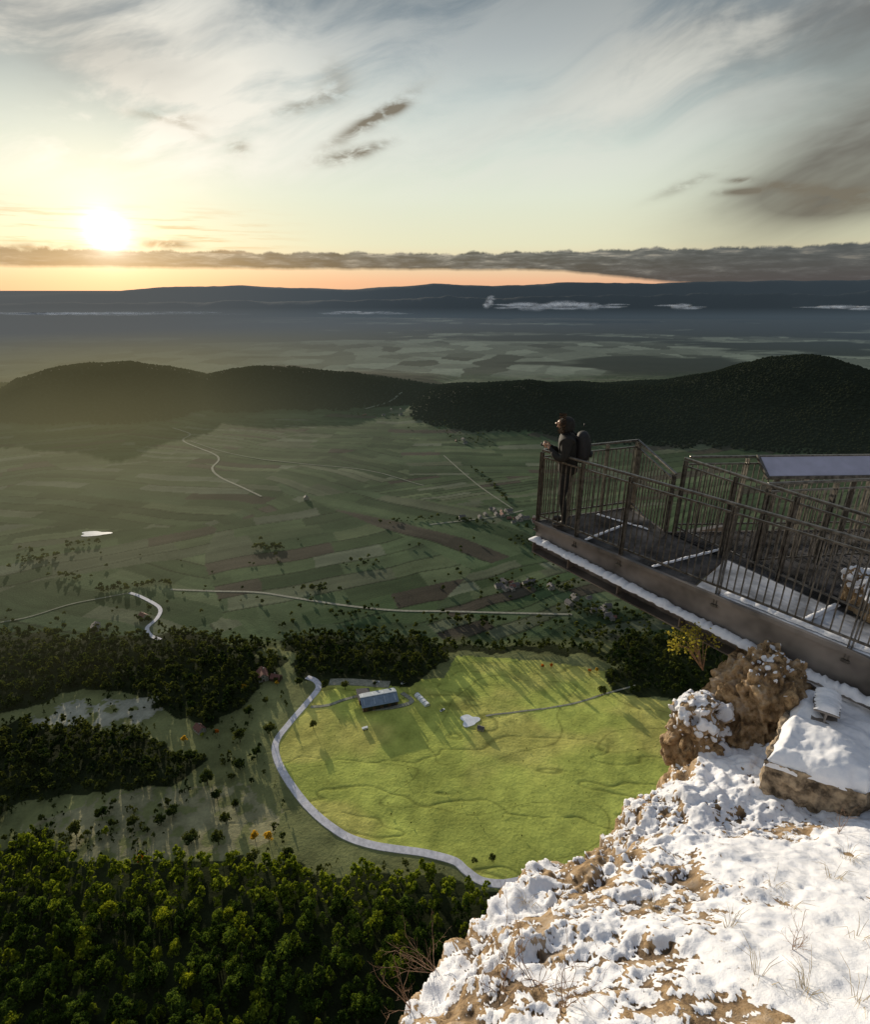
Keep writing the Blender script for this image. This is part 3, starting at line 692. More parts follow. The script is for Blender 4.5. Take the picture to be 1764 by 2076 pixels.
def blur(a,k):
    a=a.reshape(sh)
    for ax in(0,1):
        c=np.cumsum(np.pad(a,[(k+1,k) if i==ax else (0,0) for i in(0,1)],mode='edge'),axis=ax)
        a=(c[2*k+1:,:]-c[:-2*k-1,:])/(2*k+1) if ax==0 else (c[:,2*k+1:]-c[:,:-2*k-1])/(2*k+1)
    return a.ravel()
edge=np.exp(-di_/1.3)
big=(fbm(x/.75,y/.75,z/.75,4,301)-.5)
q1=(x*.66+y*.55-z*.5);q2=(-x*.62+y*.76+z*.1);q3=(x*.42+y*.2+z*.86)
wq=(fbm(x/.35,y/.35,z/.35,3,350)-.5)*.30
fA=blur(facet((q1+wq)/.50,(q2+wq)/.34,(q3-wq)/.28,400,1.6),3);fB=blur(facet((q1+wq)/.20,(q2-wq)/.13,(q3+wq)/.11,410,1.5),2);fC=blur(facet(q1/.09,q2/.06,q3/.05,420,1.4),1)
mid=np.abs(fbm(x/.26,y/.26,z/.26,5,303)-.5)
fine=fbm(x/.045,y/.045,z/.045,3,304)-.5
rockamt=(.20+.80*edge)
disp=big*(.20+.36*edge)+(fA*.10+fB*.060+fC*.022-mid*.26+fine*.026)*rockamt
disp*=np.where(dd_>1.5,1+np.minimum(dd_,40)*.15,1)
x2=x+dx*disp;y2=y+dy*disp;z2=z+dz*disp
def gridn(a,b_,c):
    P=np.stack([a.reshape(sh),b_.reshape(sh),c.reshape(sh)],-1);gu=np.gradient(P,axis=0);gv=np.gradient(P,axis=1);n=np.cross(gu,gv);n/=np.linalg.norm(n,axis=2,keepdims=True)+1e-12
    return n
nz=gridn(x2,y2,z2)[...,2].ravel();nz=blur(np.abs(nz),2)
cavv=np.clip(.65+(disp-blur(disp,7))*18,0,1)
cover=sst(.90,1.65,di_+(fbm(x/.9,y/.9,z/.9,3,310)-.5)*1.9+(fbm(x/.2,y/.2,z/.2,3,312)-.5)*.8-.45*sst(3.2,4.2,y))
patch=fbm(x/.36,y/.36,z/.36,3,311)
wob=fbm(x/.04,y/.04,z/.04,3,340);wob2=fbm(x/.04,y/.04,z/.04,3,341)
wxx=x2+(wob-.5)*.09;wyy=y2+(wob2-.5)*.09;wzz=z2+(wob-wob2)*.05
cell,cr=vor3(wxx/.044,wyy/.044,wzz/.044,320);cell2,cr2=vor3(wxx/.10,wyy/.10,wzz/.10,325)
nb_=(nz-.62)*1.1
thr=.28+.36*cr+(patch-.5)*1.5-.5*sst(.15,.9,dd_)+nb_
thr2=.16+.46*cr2+(patch-.5)*1.7-.6*sst(.1,.6,dd_)+nb_
c1=np.clip(1-(cell/np.maximum(thr,.02))**2,0,1);c1=np.where(thr>.05,c1,0);c2=np.clip(1-(cell2/np.maximum(thr2,.02))**2,0,1);c2=np.where(thr2>.05,c2,0)
cl=np.maximum(c1**.55*.016,c2**.55*.028)+(wob-.5)*.008
smo=.04+(fbm(x/.5,y/.5,z*0,4,330)-.5)*.11+(fbm(x/.09,y/.09,z*0,4,331)-.5)*.035
bare=sst(.58,.68,fbm(x/.5+9,y/.5,z/.5,4,333))*.95
cover=np.clip(cover-bare*(1-sst(2.0,2.9,di_)),0,1)
hs=cl*(1-cover)+(smo+.02-disp*.5)*cover
snow=np.maximum(np.clip(np.maximum(c1,c2)*3,0,1)*(1-cover),sst(.3,.6,cover))
x2=x2+dx*hs;y2=y2+dy*hs;z2=z2+dz*hs
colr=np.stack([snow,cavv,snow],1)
ns_,nd_=BX.shape;idx=np.arange(ns_*nd_).reshape(ns_,nd_)
fa=np.stack([idx[:-1,:-1],idx[1:,:-1],idx[1:,1:],idx[:-1,1:]],-1).reshape(-1,4)
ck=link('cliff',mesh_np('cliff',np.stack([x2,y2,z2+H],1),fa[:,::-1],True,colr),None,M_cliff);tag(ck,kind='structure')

def rock(name,r,seed,snowy=.5,rug=1.):
    nu,nv=360,260
    U,V=np.meshgrid(np.linspace(0,2*PI,nu,endpoint=False),np.linspace(0,PI,nv),indexing='ij')
    sx=np.sin(V)*np.cos(U);sy=np.sin(V)*np.sin(U);sz=np.cos(V)
    p=3.2;n_=(np.abs(sx)**p+np.abs(sy)**p+np.abs(sz)**p)**(1/p);sx,sy,sz=sx/n_,sy/n_,sz/n_
    x=(sx*r[0]).ravel();y=(sy*r[1]).ravel();z=(sz*r[2]).ravel();s_=seed*3.7
    q1=(x*.5+y*.2+z*.85);q2=(x*.75-y*.55-z*.3);q3=(x*.4+y*.8-z*.4)
    wq=(fbm(x/.35+s_,y/.35,z/.35,3,seed+9)-.5)*.28
    def sb(a,k):
        A_=a.reshape(nu,nv)
        for _ in range(k): A_=(A_*2+np.roll(A_,1,0)+np.roll(A_,-1,0)+np.concatenate([A_[:,1:],A_[:,-1:]],1)+np.concatenate([A_[:,:1],A_[:,:-1]],1))/6
        return A_.ravel()
    dsp=((fbm(x/.6+s_,y/.6,z/.6,4,seed)-.5)*.50+sb(facet((q1+wq)/.62+s_,(q2+wq)/.34,q3/.36,seed+30,1.6),5)*.17+sb(facet((q1+wq)/.24+s_,(q2-wq)/.13,q3/.14,seed+40,1.5),3)*.07+facet(q1/.10,q2/.06,q3/.06,seed+50,1.4)*.018-np.abs(fbm(x/.22+s_,y/.22,z/.22,4,seed+2)-.5)*.24+(fbm(x/.04,y/.04,z/.04,3,seed+3)-.5)*.025)*rug
    q=np.stack([sx.ravel(),sy.ravel(),sz.ravel()],1);q/=np.linalg.norm(q,axis=1,keepdims=True)
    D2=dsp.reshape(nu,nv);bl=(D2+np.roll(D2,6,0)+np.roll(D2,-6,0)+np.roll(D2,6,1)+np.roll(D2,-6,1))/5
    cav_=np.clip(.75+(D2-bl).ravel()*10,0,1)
    P=np.stack([x,y,z],1)+q*dsp[:,None]
    cell,cr=vor3(P[:,0]/.08,P[:,1]/.08,P[:,2]/.08,seed+5)
    th=(.2+.7*cr)*np.clip((q[:,2]-.75+snowy)*2.2,0,1.5)+(fbm(x/.3+s_,y/.3,z/.3,3,seed+8)-.62)*.5
    c=np.where(th>.05,np.clip(1-(cell/np.maximum(th,.02))**2,0,1),0);P=P+q*(np.sqrt(c)*.022)[:,None]
    sn=np.clip(c*3,0,1);idx=np.arange(nu*nv).reshape(nu,nv);i2=np.roll(idx,-1,0)
    fa=np.stack([idx[:,:-1],idx[:,1:],i2[:,1:],i2[:,:-1]],-1).reshape(-1,4)
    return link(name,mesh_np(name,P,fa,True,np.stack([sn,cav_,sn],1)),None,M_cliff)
def put(o,c,rz,label,cat): o.location=(c[0],c[1],c[2]+H);o.rotation_euler=(0,0,rz);tag(o,label,cat)
put(rock('rock_pillar',(.60,.50,1.00),401,snowy=.12),(3.84,5.34,-4.87),.7,'tall golden brown weathered rock pillar under the steel girder','rock')
put(rock('boulder',(.34,.28,.50),411,snowy=.70,rug=.7),(3.08,5.20,-4.87),.5,'snow dusted boulder left of the brown rock pillar','rock')
put(rock('boulder',(.4,.4,.35),421,snowy=.9,rug=.6),(5.35,5.9,-3.45),.2,'snow covered rock behind the railing at the right edge','rock')

# ------------------------------------------------------------------ viewing platform
ZD=H-3.57;LD=Vector((.61,-.793,0)).normalized()
LN=Vector((-.793,-.61,0)).normalized()
A=Vector((1.70,8.68,ZD));LEN=6.2;B=A+LD*LEN
Cn=Vector((3.42,9.31,ZD));Dn=Vector((3.66,8.2,ZD));En=Vector((7.6,8.35,ZD));Fn=Vector((7.6,3.9,ZD))
pf=empty('viewing_platform',(0,0,0),0,'cantilevered steel viewing platform reaching out from the snowy cliff','viewing platform')
def grate(mb,q0,q1,q2,q3,n,m,w=.006,h=.03):
    for i in range(n+1): t=i/n;mb.beam(q0.lerp(q1,t)+Vector((0,0,-.02)),q3.lerp(q2,t)+Vector((0,0,-.02)),w*1.6,h)
    for i in range(m+1): t=i/m;mb.beam(q0.lerp(q3,t)+Vector((0,0,-.026)),q1.lerp(q2,t)+Vector((0,0,-.026)),w,h*.6)
mb=MB();Mid=Vector((5.3,4.9,ZD))
grate(mb,A,Cn,Dn,A+LD*1.9,44,28)
grate(mb,A+LD*1.9,Dn,Dn.lerp(Mid,.28),A+LD*2.75,34,18)
grate(mb,Dn,En,Fn,Mid,70,60)
mb.build('deck_grating',M_grate0,pf)
mb=MB();grate(mb,A+LD*2.78,Dn.lerp(Mid,.29),Mid,A+LD*5.9,36,62,.013);mb.build('frosted_deck_grating',M_grate,pf)
def fz(t): return ZD-.04-(.24+.27*min(1,t*1.15))
mb=MB();n_=20;vs=[];fs=[]
for i in range(n_+1):
    t=i/n_;p=A+LD*(LEN*t)+LN*.02
    for off in(0,-.03):
        q=p+LN*off;vs+= [(q.x,q.y,ZD-.01),(q.x,q.y,fz(t))]
for i in range(n_):
    a=i*4;b_=a+4
    fs+=[(a,a+1,b_+1,b_),(a+3,a+2,b_+2,b_+3),(a,b_,b_+2,a+2),(a+1,a+3,b_+3,b_+1)]
fs+=[(0,2,3,1)];mb.add(vs,fs);mb.build('fascia_plate',M_girder,pf)
mb=MB();mb.beam(A+LN*.045+Vector((0,0,-.03)),B+LN*.045+Vector((0,0,-.03)),.05,.05);mb.build('top_flange',M_girder,pf)
def sloped(off,w,h,dz,t0=0,t1=1):
    mb=MB();k=12
    for i in range(k):
        ta=t0+(t1-t0)*i/k;tb=t0+(t1-t0)*(i+1)/k
        pa=A+LD*(LEN*ta)+LN*off;pb=A+LD*(LEN*tb)+LN*off;pa.z=fz(ta)+dz;pb.z=fz(tb)+dz
        mb.beam(pa,pb,w,h)
    return mb
sloped(.09,.20,.02,-.012).build('bottom_flange',M_girder,pf)
sloped(-.10,.02,.22,-.14,.0,.60).build('girder_web',M_girder,pf)
sloped(-.02,.22,.02,-.26,.0,.60).build('girder_flange',M_girder,pf)
mb=MB();p=A+LN*-.02;mb.beam(p+LN*.10+Vector((0,0,-.41)),p-LN*.30+Vector((0,0,-.41)),.02,.24);mb.build('end_plate',M_girder,pf)
for i,t in enumerate((.12,.27,.43)):
    p=A+LD*(LEN*t);mb=MB();zt=fz(t)-.14;mb.beam(Vector((p.x,p.y,zt))+LN*.07,Vector((p.x,p.y,zt))-LN*.09,.015,.22);mb.build('web_stiffener',M_girder,pf)
for (a,b_) in ((A,Cn),(Cn,Dn),(Dn,En)):
    mb=MB();mb.beam(a+Vector((0,0,-.08)),b_+Vector((0,0,-.08)),.03,.16);mb.build('edge_beam',M_girder,pf)
for t in(.18,.36,.55,.75,.92):
    p=A+LD*(LEN*t);q=p+Vector((2.6,.9,0));mb=MB();mb.beam(p+Vector((0,0,-.14)),q+Vector((0,0,-.14)),.1,.16);mb.build('cross_beam',M_girder,pf)
for a,b_ in(((3.3,8.6),(5.9,4.4)),((5.6,8.3),(6.9,4.2))):
    mb=MB();mb.beam((a[0],a[1],ZD-.16),(b_[0],b_[1],ZD-.16),.14,.2);mb.build('long_beam',M_girder,pf)
def snowstrip(fn,n,w,h,seed,name='snow_strip',parent=None):
    r=random.Random(seed);vs=[];fs=[];m_=7
    for i in range(n+1):
        p,s=fn(i/n);ww=w*(.8+.4*r.random());hh_=h*(.5+.9*r.random())
        if i in(0,n): hh_*=.1
        for k in range(m_):
            a=PI*k/(m_-1);q=p+s*(-math.cos(a)*ww/2);vs.append((q.x,q.y,q.z+math.sin(a)*hh_))
    for i in range(n):
        for k in range(m_-1): fs.append((i*m_+k,(i+1)*m_+k,(i+1)*m_+k+1,i*m_+k+1))
    mb=MB();mb.add(vs,fs);return mb.build(name,M_snow,parent,True)
def ff(t):
    p=A+LD*(LEN*t)+LN*.115;p.z=fz(t)+.0;return p,LN
snowstrip(ff,150,.19,.055,1,parent=pf)
def f2(t):
    p=A+LD*(LEN*(.50+.5*t))-LN*.10;p.z=ZD+.002;return p,LN
snowstrip(f2,90,.13,.03,2,parent=pf)
for k_,(a,b_,sd_,w_) in enumerate((((2.3,7.9),(3.1,8.5),(.6,-.8),.05),((3.0,7.0),(4.3,7.6),(.5,-.86),.05),((2.75,8.95),(3.4,8.3),(.7,.7),.04),((4.2,5.6),(4.9,6.0),(.5,-.86),.07))):
    snowstrip(lambda t,a=a,b_=b_,sd_=sd_:(Vector((*a,ZD)).lerp(Vector((*b_,ZD)),t)+Vector((0,0,.002)),Vector((*sd_,0))),36,w_,.02,30+k_,parent=pf)
e=empty('support_beam',(0,0,0),0,'snow topped steel support beam resting on the stone footing','steel beam')
pa=Vector((4.10,5.32,H-4.02));pb=Vector((5.15,3.85,H-3.98));mb=MB();mb.beam(pa,pb,.18,.02);mb.beam(pa-Vector((0,0,.10)),pb-Vector((0,0,.10)),.02,.18);mb.beam(pa-Vector((0,0,.20)),pb-Vector((0,0,.20)),.18,.02);mb.build('beam',M_girder,e)
snowstrip(lambda t:(pa.lerp(pb,t)+Vector((0,0,.01)),Vector((.7,.72,0))),60,.17,.06,5,'snow_cover',e)
e=empty('bearing_block',(4.0,4.66,H-3.92),math.radians(-35),'short snow topped steel bracket on the stone footing','steel bracket')
mb=MB();mb.box((0,0,.0),(.22,.40,.018));mb.box((0,0,-.06),(.018,.40,.11));mb.box((0,0,-.12),(.22,.40,.018));mb.build('bracket',M_girder,e)
snowstrip(lambda t:(Vector((0,-.20+.40*t,.01)),Vector((1,0,0))),24,.21,.05,6,'snow_cover',e)
ft=empty('stone_footing',(0,0,0),0,'rough masonry footing with thick snow on top, beside the brown rock pillar','footing')
poly=[(3.12,4.12),(3.80,3.72),(5.4,4.55),(4.12,5.25)]
mb=MB();mb.prism([p for p in poly],H-5.1,H-4.14);fo=mb.build('block',M_stone,ft)
sm_=fo.modifiers.new('s','SUBSURF');sm_.subdivision_type='SIMPLE';sm_.levels=6;sm_.render_levels=6
tx=bpy.data.textures.new('t','CLOUDS');tx.noise_scale=.14;tx.noise_depth=4;dm=fo.modifiers.new('d','DISPLACE');dm.texture=tx;dm.strength=.16;dm.mid_level=.5
nn_=90;U,V=np.meshgrid(np.linspace(0,1,nn_),np.linspace(0,1,nn_),indexing='ij')
pl=[np.array(p) for p in poly];PX=((1-U)*(1-V))*pl[0][0]+U*(1-V)*pl[1][0]+U*V*pl[2][0]+(1-U)*V*pl[3][0];PY=((1-U)*(1-V))*pl[0][1]+U*(1-V)*pl[1][1]+U*V*pl[2][1]+(1-U)*V*pl[3][1]
PX=PX+(fbm(PX/.3,PY/.3,PX*0,3,505)-.5)*.12;PY=PY+(fbm(PX/.3,PY/.3,PX*0,3,506)-.5)*.12
ed=np.minimum(np.minimum(U,1-U),np.minimum(V,1-V));PZ=H-4.2+.16*np.sqrt(np.clip(ed/.10,0,1))+(fbm(PX/.35,PY/.35,PX*0,4,500)-.5)*.18
idx=np.arange(nn_*nn_).reshape(nn_,nn_);fa=np.stack([idx[:-1,:-1],idx[1:,:-1],idx[1:,1:],idx[:-1,1:]],-1).reshape(-1,4)
link('snow_cover',mesh_np('snow_cover',np.stack([PX.ravel(),PY.ravel(),PZ.ravel()],1),fa,True),ft,M_snow)
def railing(pts,posts,label,hgt=1.2,sp=.088,zb=ZD,foot=.16):
    pts=[Vector((p[0],p[1],zb+(p[2] if len(p)>2 else 0))) for p in pts];base=pts[0].copy();e=empty('railing',base,0,label,'railing')
    pts=[p-base for p in pts];up=Vector((0,0,1));seg=[0]
    for a,b_ in zip(pts,pts[1:]):seg.append(seg[-1]+(b_-a).length)
    def at_(s):
        for i in range(len(pts)-1):
            if s<=seg[i+1]+1e-6: return pts[i].lerp(pts[i+1],(s-seg[i])/(seg[i+1]-seg[i])),(pts[i+1]-pts[i]).normalized()
        return pts[-1],(pts[-1]-pts[-2]).normalized()
    for nm,zr,w_,h_ in(('handrail',hgt,.042,.036),('upper_rail',hgt-.11,.022,.024),('lower_rail',.10,.022,.024)):
        mb=MB()
        for a,b_ in zip(pts,pts[1:]): mb.beam(a+up*zr,b_+up*zr,w_,h_)
        mb.build(nm,M_steel,e,bevel=.008 if nm=='handrail' else 0)
    for s in posts:
        p,d=at_(s);mb=MB()
        for o_ in(-.018,.018):
            mb.beam(p+d*o_-up*foot,p+d*o_+up*(hgt-.03),.055,.009,up=d)
        mb.beam(p-up*foot+d*-.04,p-up*foot+d*.04,.09,.03);mb.build('post',M_steel,e)
    s=.06
    while s<seg[-1]:
        if all(abs(s-q)>.045 for q in posts):
            p,d=at_(s);mb=MB();mb.beam(p+up*.11,p+up*(hgt-.11),.015,.013,up=d);mb.build('baluster',M_steel,e)
        s+=sp
    return e
railing([(A.x,A.y),(B.x,B.y)],[.0,.81,1.62,3.05,4.5,5.9],'near railing of bronze steel bars along the left edge of the platform')
railing([(A.x+.03,A.y+.02),(Cn.x,Cn.y)],[.55,1.2,1.80],'short railing across the tip of the platform behind the person')
railing([(Cn.x,Cn.y),(Dn.x,Dn.y,-.25)],[.06,1.12],'short sloping railing just right of the platform tip')
railing([(3.76,8.22),(4.5,6.6),(5.75,4.2)],[0.03,.9,1.78,3.1,4.4],'inner railing running diagonally across the middle of the platform')
railing([(3.86,8.28),(7.5,8.4)],[.9,1.9,2.9,3.55],'farthest railing behind the sloping information board')
railing([(4.35,7.02),(7.4,7.4)],[.03,1.0,2.,3.0],'cross railing in front of the information board')
e=empty('information_board',(5.75,8.12,ZD),math.radians(2),'blank lilac grey information board tilted on the far railing','information board')
mb=MB();mb.beam((-.85,0,1.10),(.85,0,1.10),.40,.03,up=(0,-.55,.83));mb.build('board_face',M_board,e)
mb=MB()
sd=Vector((0,.83,.55)).normalized();c_=Vector((0,0,1.10))
for s in(-1,1):mb.beam(c_+sd*.2*s+Vector((-.88,0,0)),c_+sd*.2*s+Vector((.88,0,0)),.04,.05)
for s in(-1,1):mb.beam(c_+Vector((.87*s,0,0))-sd*.22,c_+Vector((.87*s,0,0))+sd*.22,.04,.05)
mb.build('frame',M_steel,e)
for s in(-.6,.6): mb=MB();mb.beam((s,.0,0),(s,.0,1.08),.05,.05);mb.build('leg',M_steel,e)

# ------------------------------------------------------------------ person
def skin(name,verts,edges,rad,mat,parent,root=0,sub=2):
    me=bpy.data.meshes.new(name);me.from_pydata(verts,edges,[]);ob=bpy.data.objects.new(name,me);C.objects.link(ob)
    md=ob.modifiers.new('s','SKIN');md.use_smooth_shade=True
    for i,r in enumerate(rad):
        sv=me.skin_vertices[0].data[i];sv.radius=(r if hasattr(r,'__len__') else (r,r));sv.use_root=(i==root)
    ms=ob.modifiers.new('u','SUBSURF');ms.levels=sub;ms.render_levels=sub
    dg=bpy.context.evaluated_depsgraph_get();m2=bpy.data.meshes.new_from_object(ob.evaluated_get(dg));m2.name=name
    bpy.data.objects.remove(ob);o2=link(name,m2,parent);m2.materials.clear();m2.materials.append(mat)
    for p in m2.polygons:p.use_smooth=True
    return o2
PR=math.radians(78)
pe=empty('person',(2.06,8.52,ZD),PR,'person in dark hooded jacket standing at the platform tip and holding a camera','person')
V=[(0,-.02,.95),(0,-.02,1.12),(0,.0,1.32),(0,.04,1.46),(0,.06,1.54),(0,.08,1.60),(0,.09,1.68),(0,.08,1.745)]
E=[(0,1),(1,2),(2,3),(3,4),(4,5),(5,6),(6,7)];Rr=[(.15,.11),(.145,.105),(.165,.115),(.10,.08),(.055,.055),(.075,.085),(.082,.098),(.055,.06)]
def chain(start,pts,rs):
    p=start
    for q,r in zip(pts,rs): V.append(q);Rr.append(r);E.append((p,len(V)-1));p=len(V)-1
for s in(-1,1):
    chain(0,[(s*.10,-.01,.86),(s*.12,.03,.50),(s*.125,-.04,.12),(s*.13,-.02,.05),(s*.15,.13,.04)],[.095,.06,.05,.045,.04])
    chain(3,[(s*.17,.03,1.42),(s*.24,.04,1.16),(s*.19,.16,1.16),(s*.10,.25,1.26),(s*.07,.29,1.29)],[.07,.055,.045,.034,.030])
skin('body',V,E,Rr,M_trou,pe)
V=[(0,-.03,.84),(0,-.02,.98),(0,-.02,1.12),(0,.0,1.32),(0,.04,1.46),(0,.06,1.52)];E=[(0,1),(1,2),(2,3),(3,4),(4,5)];Rr=[(.20,.17),(.195,.165),(.19,.16),(.21,.165),(.15,.13),(.10,.10)]
for s in(-1,1): chain(4,[(s*.18,.03,1.42),(s*.255,.04,1.16),(s*.195,.15,1.16),(s*.115,.235,1.245)],[.095,.078,.065,.048])
skin('jacket',V,E,Rr,M_jacket,pe)
V=[(0,.02,1.52),(0,.04,1.62),(0,.05,1.70),(0,.04,1.77)];E=[(0,1),(1,2),(2,3)];Rr=[(.13,.12),(.135,.13),(.13,.13),(.08,.08)]
skin('hood',V,E,Rr,M_jacket,pe)
mb=MB();rr=random.Random(9)
for i in range(420):
    a=rr.random()*2*PI;ca,sa=math.cos(a),math.sin(a);p=Vector((.12*ca,.12+rr.uniform(-.06,.03),1.655+.13*sa))
    d=Vector((ca*.6,.5+rr.uniform(-.4,.4),sa*.6))*rr.uniform(.03,.055);mb.tube([p,p+d],[.006,.001],3)
mb.build('fur_trim',M_hair,pe)
V=[(0,.10,1.575),(0,.12,1.62),(0,.125,1.67),(0,.115,1.72)];skin('face',V,[(0,1),(1,2),(2,3)],[(.045,.05),(.068,.075),(.075,.08),(.06,.05)],M_skin,pe)
mb=MB();mb.tube([(0,.185,1.68),(0,.212,1.65),(0,.205,1.64)],[.010,.014,.012],8);mb.build('nose',M_skin,pe,True)
mb=MB();mb.beam((-.025,.193,1.605),(.025,.193,1.605),.01,.010);mb.build('mouth',simple('lips',(.3,.1,.09,1),.5),pe)
for s in(-1,1): mb=MB();mb.tube([(s*.032,.186,1.685),(s*.032,.20,1.685)],[.012,.006],8);mb.build('eye',M_darks,pe)
for s in(-1,1):
    skin('hand',[(s*.10,.25,1.262),(s*.075,.29,1.29),(s*.062,.32,1.315)],[(0,1),(1,2)],[.024,(.034,.018),(.030,.015)],M_skin,pe,sub=1)
    for k,(L_,o_) in enumerate(((.055,.030),(.062,.010),(.058,-.010),(.045,-.028))):
        b0=Vector((s*.062,.325,1.315+o_));mb=MB();mb.tube([b0,b0+Vector((s*.004,L_*.55,.004)),b0+Vector((-s*.022,L_*.85,.004)),b0+Vector((-s*.036,L_*.7,.0))],[.009,.0088,.008,.006],6);mb.build('finger',M_skin,pe,True)
    b0=Vector((s*.075,.285,1.315));mb=MB();mb.tube([b0,b0+Vector((-s*.02,.02,.022)),b0+Vector((-s*.04,.03,.018))],[.011,.010,.007],6);mb.build('thumb',M_skin,pe,True)
for s in(-1,1):
    skin('boot',[(s*.125,-.04,.14),(s*.13,-.03,.06),(s*.14,.05,.045),(s*.152,.15,.04)],[(0,1),(1,2),(2,3)],[.06,.055,.052,.042],M_darks,pe,sub=1)
Rz=Matrix.Rotation(PR,4,'Z')
cm=empty('camera',(pe.location+(Rz@Vector((0,.355,1.315)))),PR,'small dark camera held in both hands over the railing','camera')
mb=MB();mb.box((0,0,0),(.10,.035,.065));mb.build('camera_body',M_darks,cm,bevel=.006);mb=MB();mb.tube([(0,.015,0),(0,.06,0)],[.026,.024],14);mb.build('lens',M_darks,cm,True)
bk=empty('backpack',pe.location+(Rz@Vector((0,-.21,1.10))),PR,'dark backpack on the back of the person at the railing','backpack')
V=[(0,.01,-.06),(0,-.02,.12),(0,-.01,.30),(0,.02,.47)];skin('pack_body',V,[(0,1),(1,2),(2,3)],[(.16,.11),(.17,.14),(.16,.13),(.12,.09)],M_pack,bk)
skin('front_pocket',[(0,-.13,.04),(0,-.14,.16)],[(0,1)],[(.10,.04),(.10,.045)],M_pack,bk)
for s in(-1,1):
    mb=MB();mb.tube([(s*.09,.06,.34),(s*.10,.16,.42),(s*.11,.29,.34),(s*.12,.33,.17),(s*.13,.21,.0),(s*.12,.08,-.06)],[.016]*6,6);mb.build('strap',M_pack,bk,True)
mb=MB();mb.tube([(-.03,-.0,.53),(0,-.0,.57),(.03,-.0,.53)],.008,6);mb.build('grab_handle',M_pack,bk,True)

# ------------------------------------------------------------------ plants on the cliff
bvh=mathutils.bvhtree.BVHTree.FromObject(ck,bpy.context.evaluated_depsgraph_get())
cam0=Vector((0,0,H))
def hit(px,py):
    d=Vector(ray(px,py));r_=bvh.ray_cast(cam0,d.normalized());return r_[0]
def shrub(px,py,size,n,label,seed,lean=(0,0),mat=None,rad=.0030):
    p=hit(px,py)
    if p is None:return
    e=empty('bare_shrub',p,0,label,'shrub');r=random.Random(seed);mb=MB()
    def grow(a,d,L,rd,lv):
        pts=[a];q=a.copy();dd_=d.copy();k=4
        for i in range(k):
            dd_=(dd_+Vector((r.uniform(-.25,.25),r.uniform(-.25,.25),r.uniform(-.12,.2)))).normalized();q=q+dd_*(L/k);pts.append(q.copy())
            if lv>0 and r.random()<.85: grow(q,(dd_+Vector((r.uniform(-.9,.9),r.uniform(-.9,.9),r.uniform(-.2,.6)))).normalized(),L*r.uniform(.4,.65),rd*.55,lv-1)
        mb.tube(pts,[rd*(1-.16*i) for i in range(k+1)],4)
    for i in range(n): grow(Vector((0,0,-.04)),Vector((r.uniform(-.6,.6)+lean[0],r.uniform(-.6,.6)+lean[1],1)).normalized(),size*r.uniform(.7,1.1),rad,2)
    mb.build('branches',mat or M_twig,e)
shrub(1085,1985,.36,6,'bare reddish shrub rising from the snow at the bottom middle',1)
shrub(1020,2010,.30,4,'thin bare shrub left of the taller reddish one at the bottom middle',2,(-.2,0))
shrub(885,1965,.28,6,'tangled bare shrub overhanging the left cliff edge near the bottom',3,(-.9,.3))
shrub(835,2040,.22,4,'small bare shrub at the bottom left corner of the cliff edge',4,(-.9,.2))
shrub(1140,2050,.25,4,'low bare twigs at the bottom of the snow, right of the reddish shrub',5)
M_leafy=foliage('shrub_leaves',(.22,.21,.04,1),(.44,.38,.08,1),.4,20,False,False)
shrub(1700,1690,.22,4,'small bare twig tuft on the snowfield below the footing',6,rad=.0025);shrub(1610,1920,.16,4,'sparse twigs poking out of the snow at the lower right',7,rad=.0025)
e=empty('leafy_shrub',(3.30,5.95,H-4.15),0,'yellow green leafy shrub growing on the rock under the girder','shrub')
r=random.Random(5);mb=MB();cs=[]
for i in range(16):
    a=r.random()*6.28;L_=r.uniform(.08,.30);q=Vector((math.cos(a)*L_-.05,math.sin(a)*L_,r.uniform(.0,.22)));mb.tube([(0.1,0,-.35),q*.5+Vector((0,0,-.02)),q],[.006,.004,.002],4)
    for _ in range(36): cs.append([q.x+r.gauss(0,.05),q.y+r.gauss(0,.05),q.z+r.gauss(0,.045)])
mb.build('branches',M_twig,e);cs=np.array(cs);v_,f_=quads(cs,np.random.default_rng(1).normal(size=cs.shape),.015,3);link('leaves',mesh_np('leaves',v_,f_),e,M_leafy)
GT=[(1690,1780),(1600,1840),(1740,1900),(1570,1790),(1540,1980),(1640,2010),(1720,1740),(1480,1880),(1205,1625),(1265,1700),(1330,1850),(1070,1830),(1600,1700),(1745,2030)]
for i,(a,b_) in enumerate(GT):
    p=hit(a,b_)
    if p is None: continue
    e=empty('grass_tuft',p,0,'dry straw coloured grass tuft poking through the snow','grass tuft','dry grass tufts on the snowy cliff')
    mb=MB();r=random.Random(i)
    for k in range(r.randrange(9,20)):
        an=r.random()*6.28;L_=r.uniform(.06,.15);d=Vector((math.cos(an),math.sin(an),0));s0=d*r.uniform(0,.04)
        mb.tube([s0+Vector((0,0,-.02)),s0+d*L_*.3+Vector((0,0,L_*.6)),s0+d*L_*.8+Vector((0,0,L_*r.uniform(.4,.9)))],[.0015,.0012,.0005],3)
    mb.build('blades',M_straw,e)

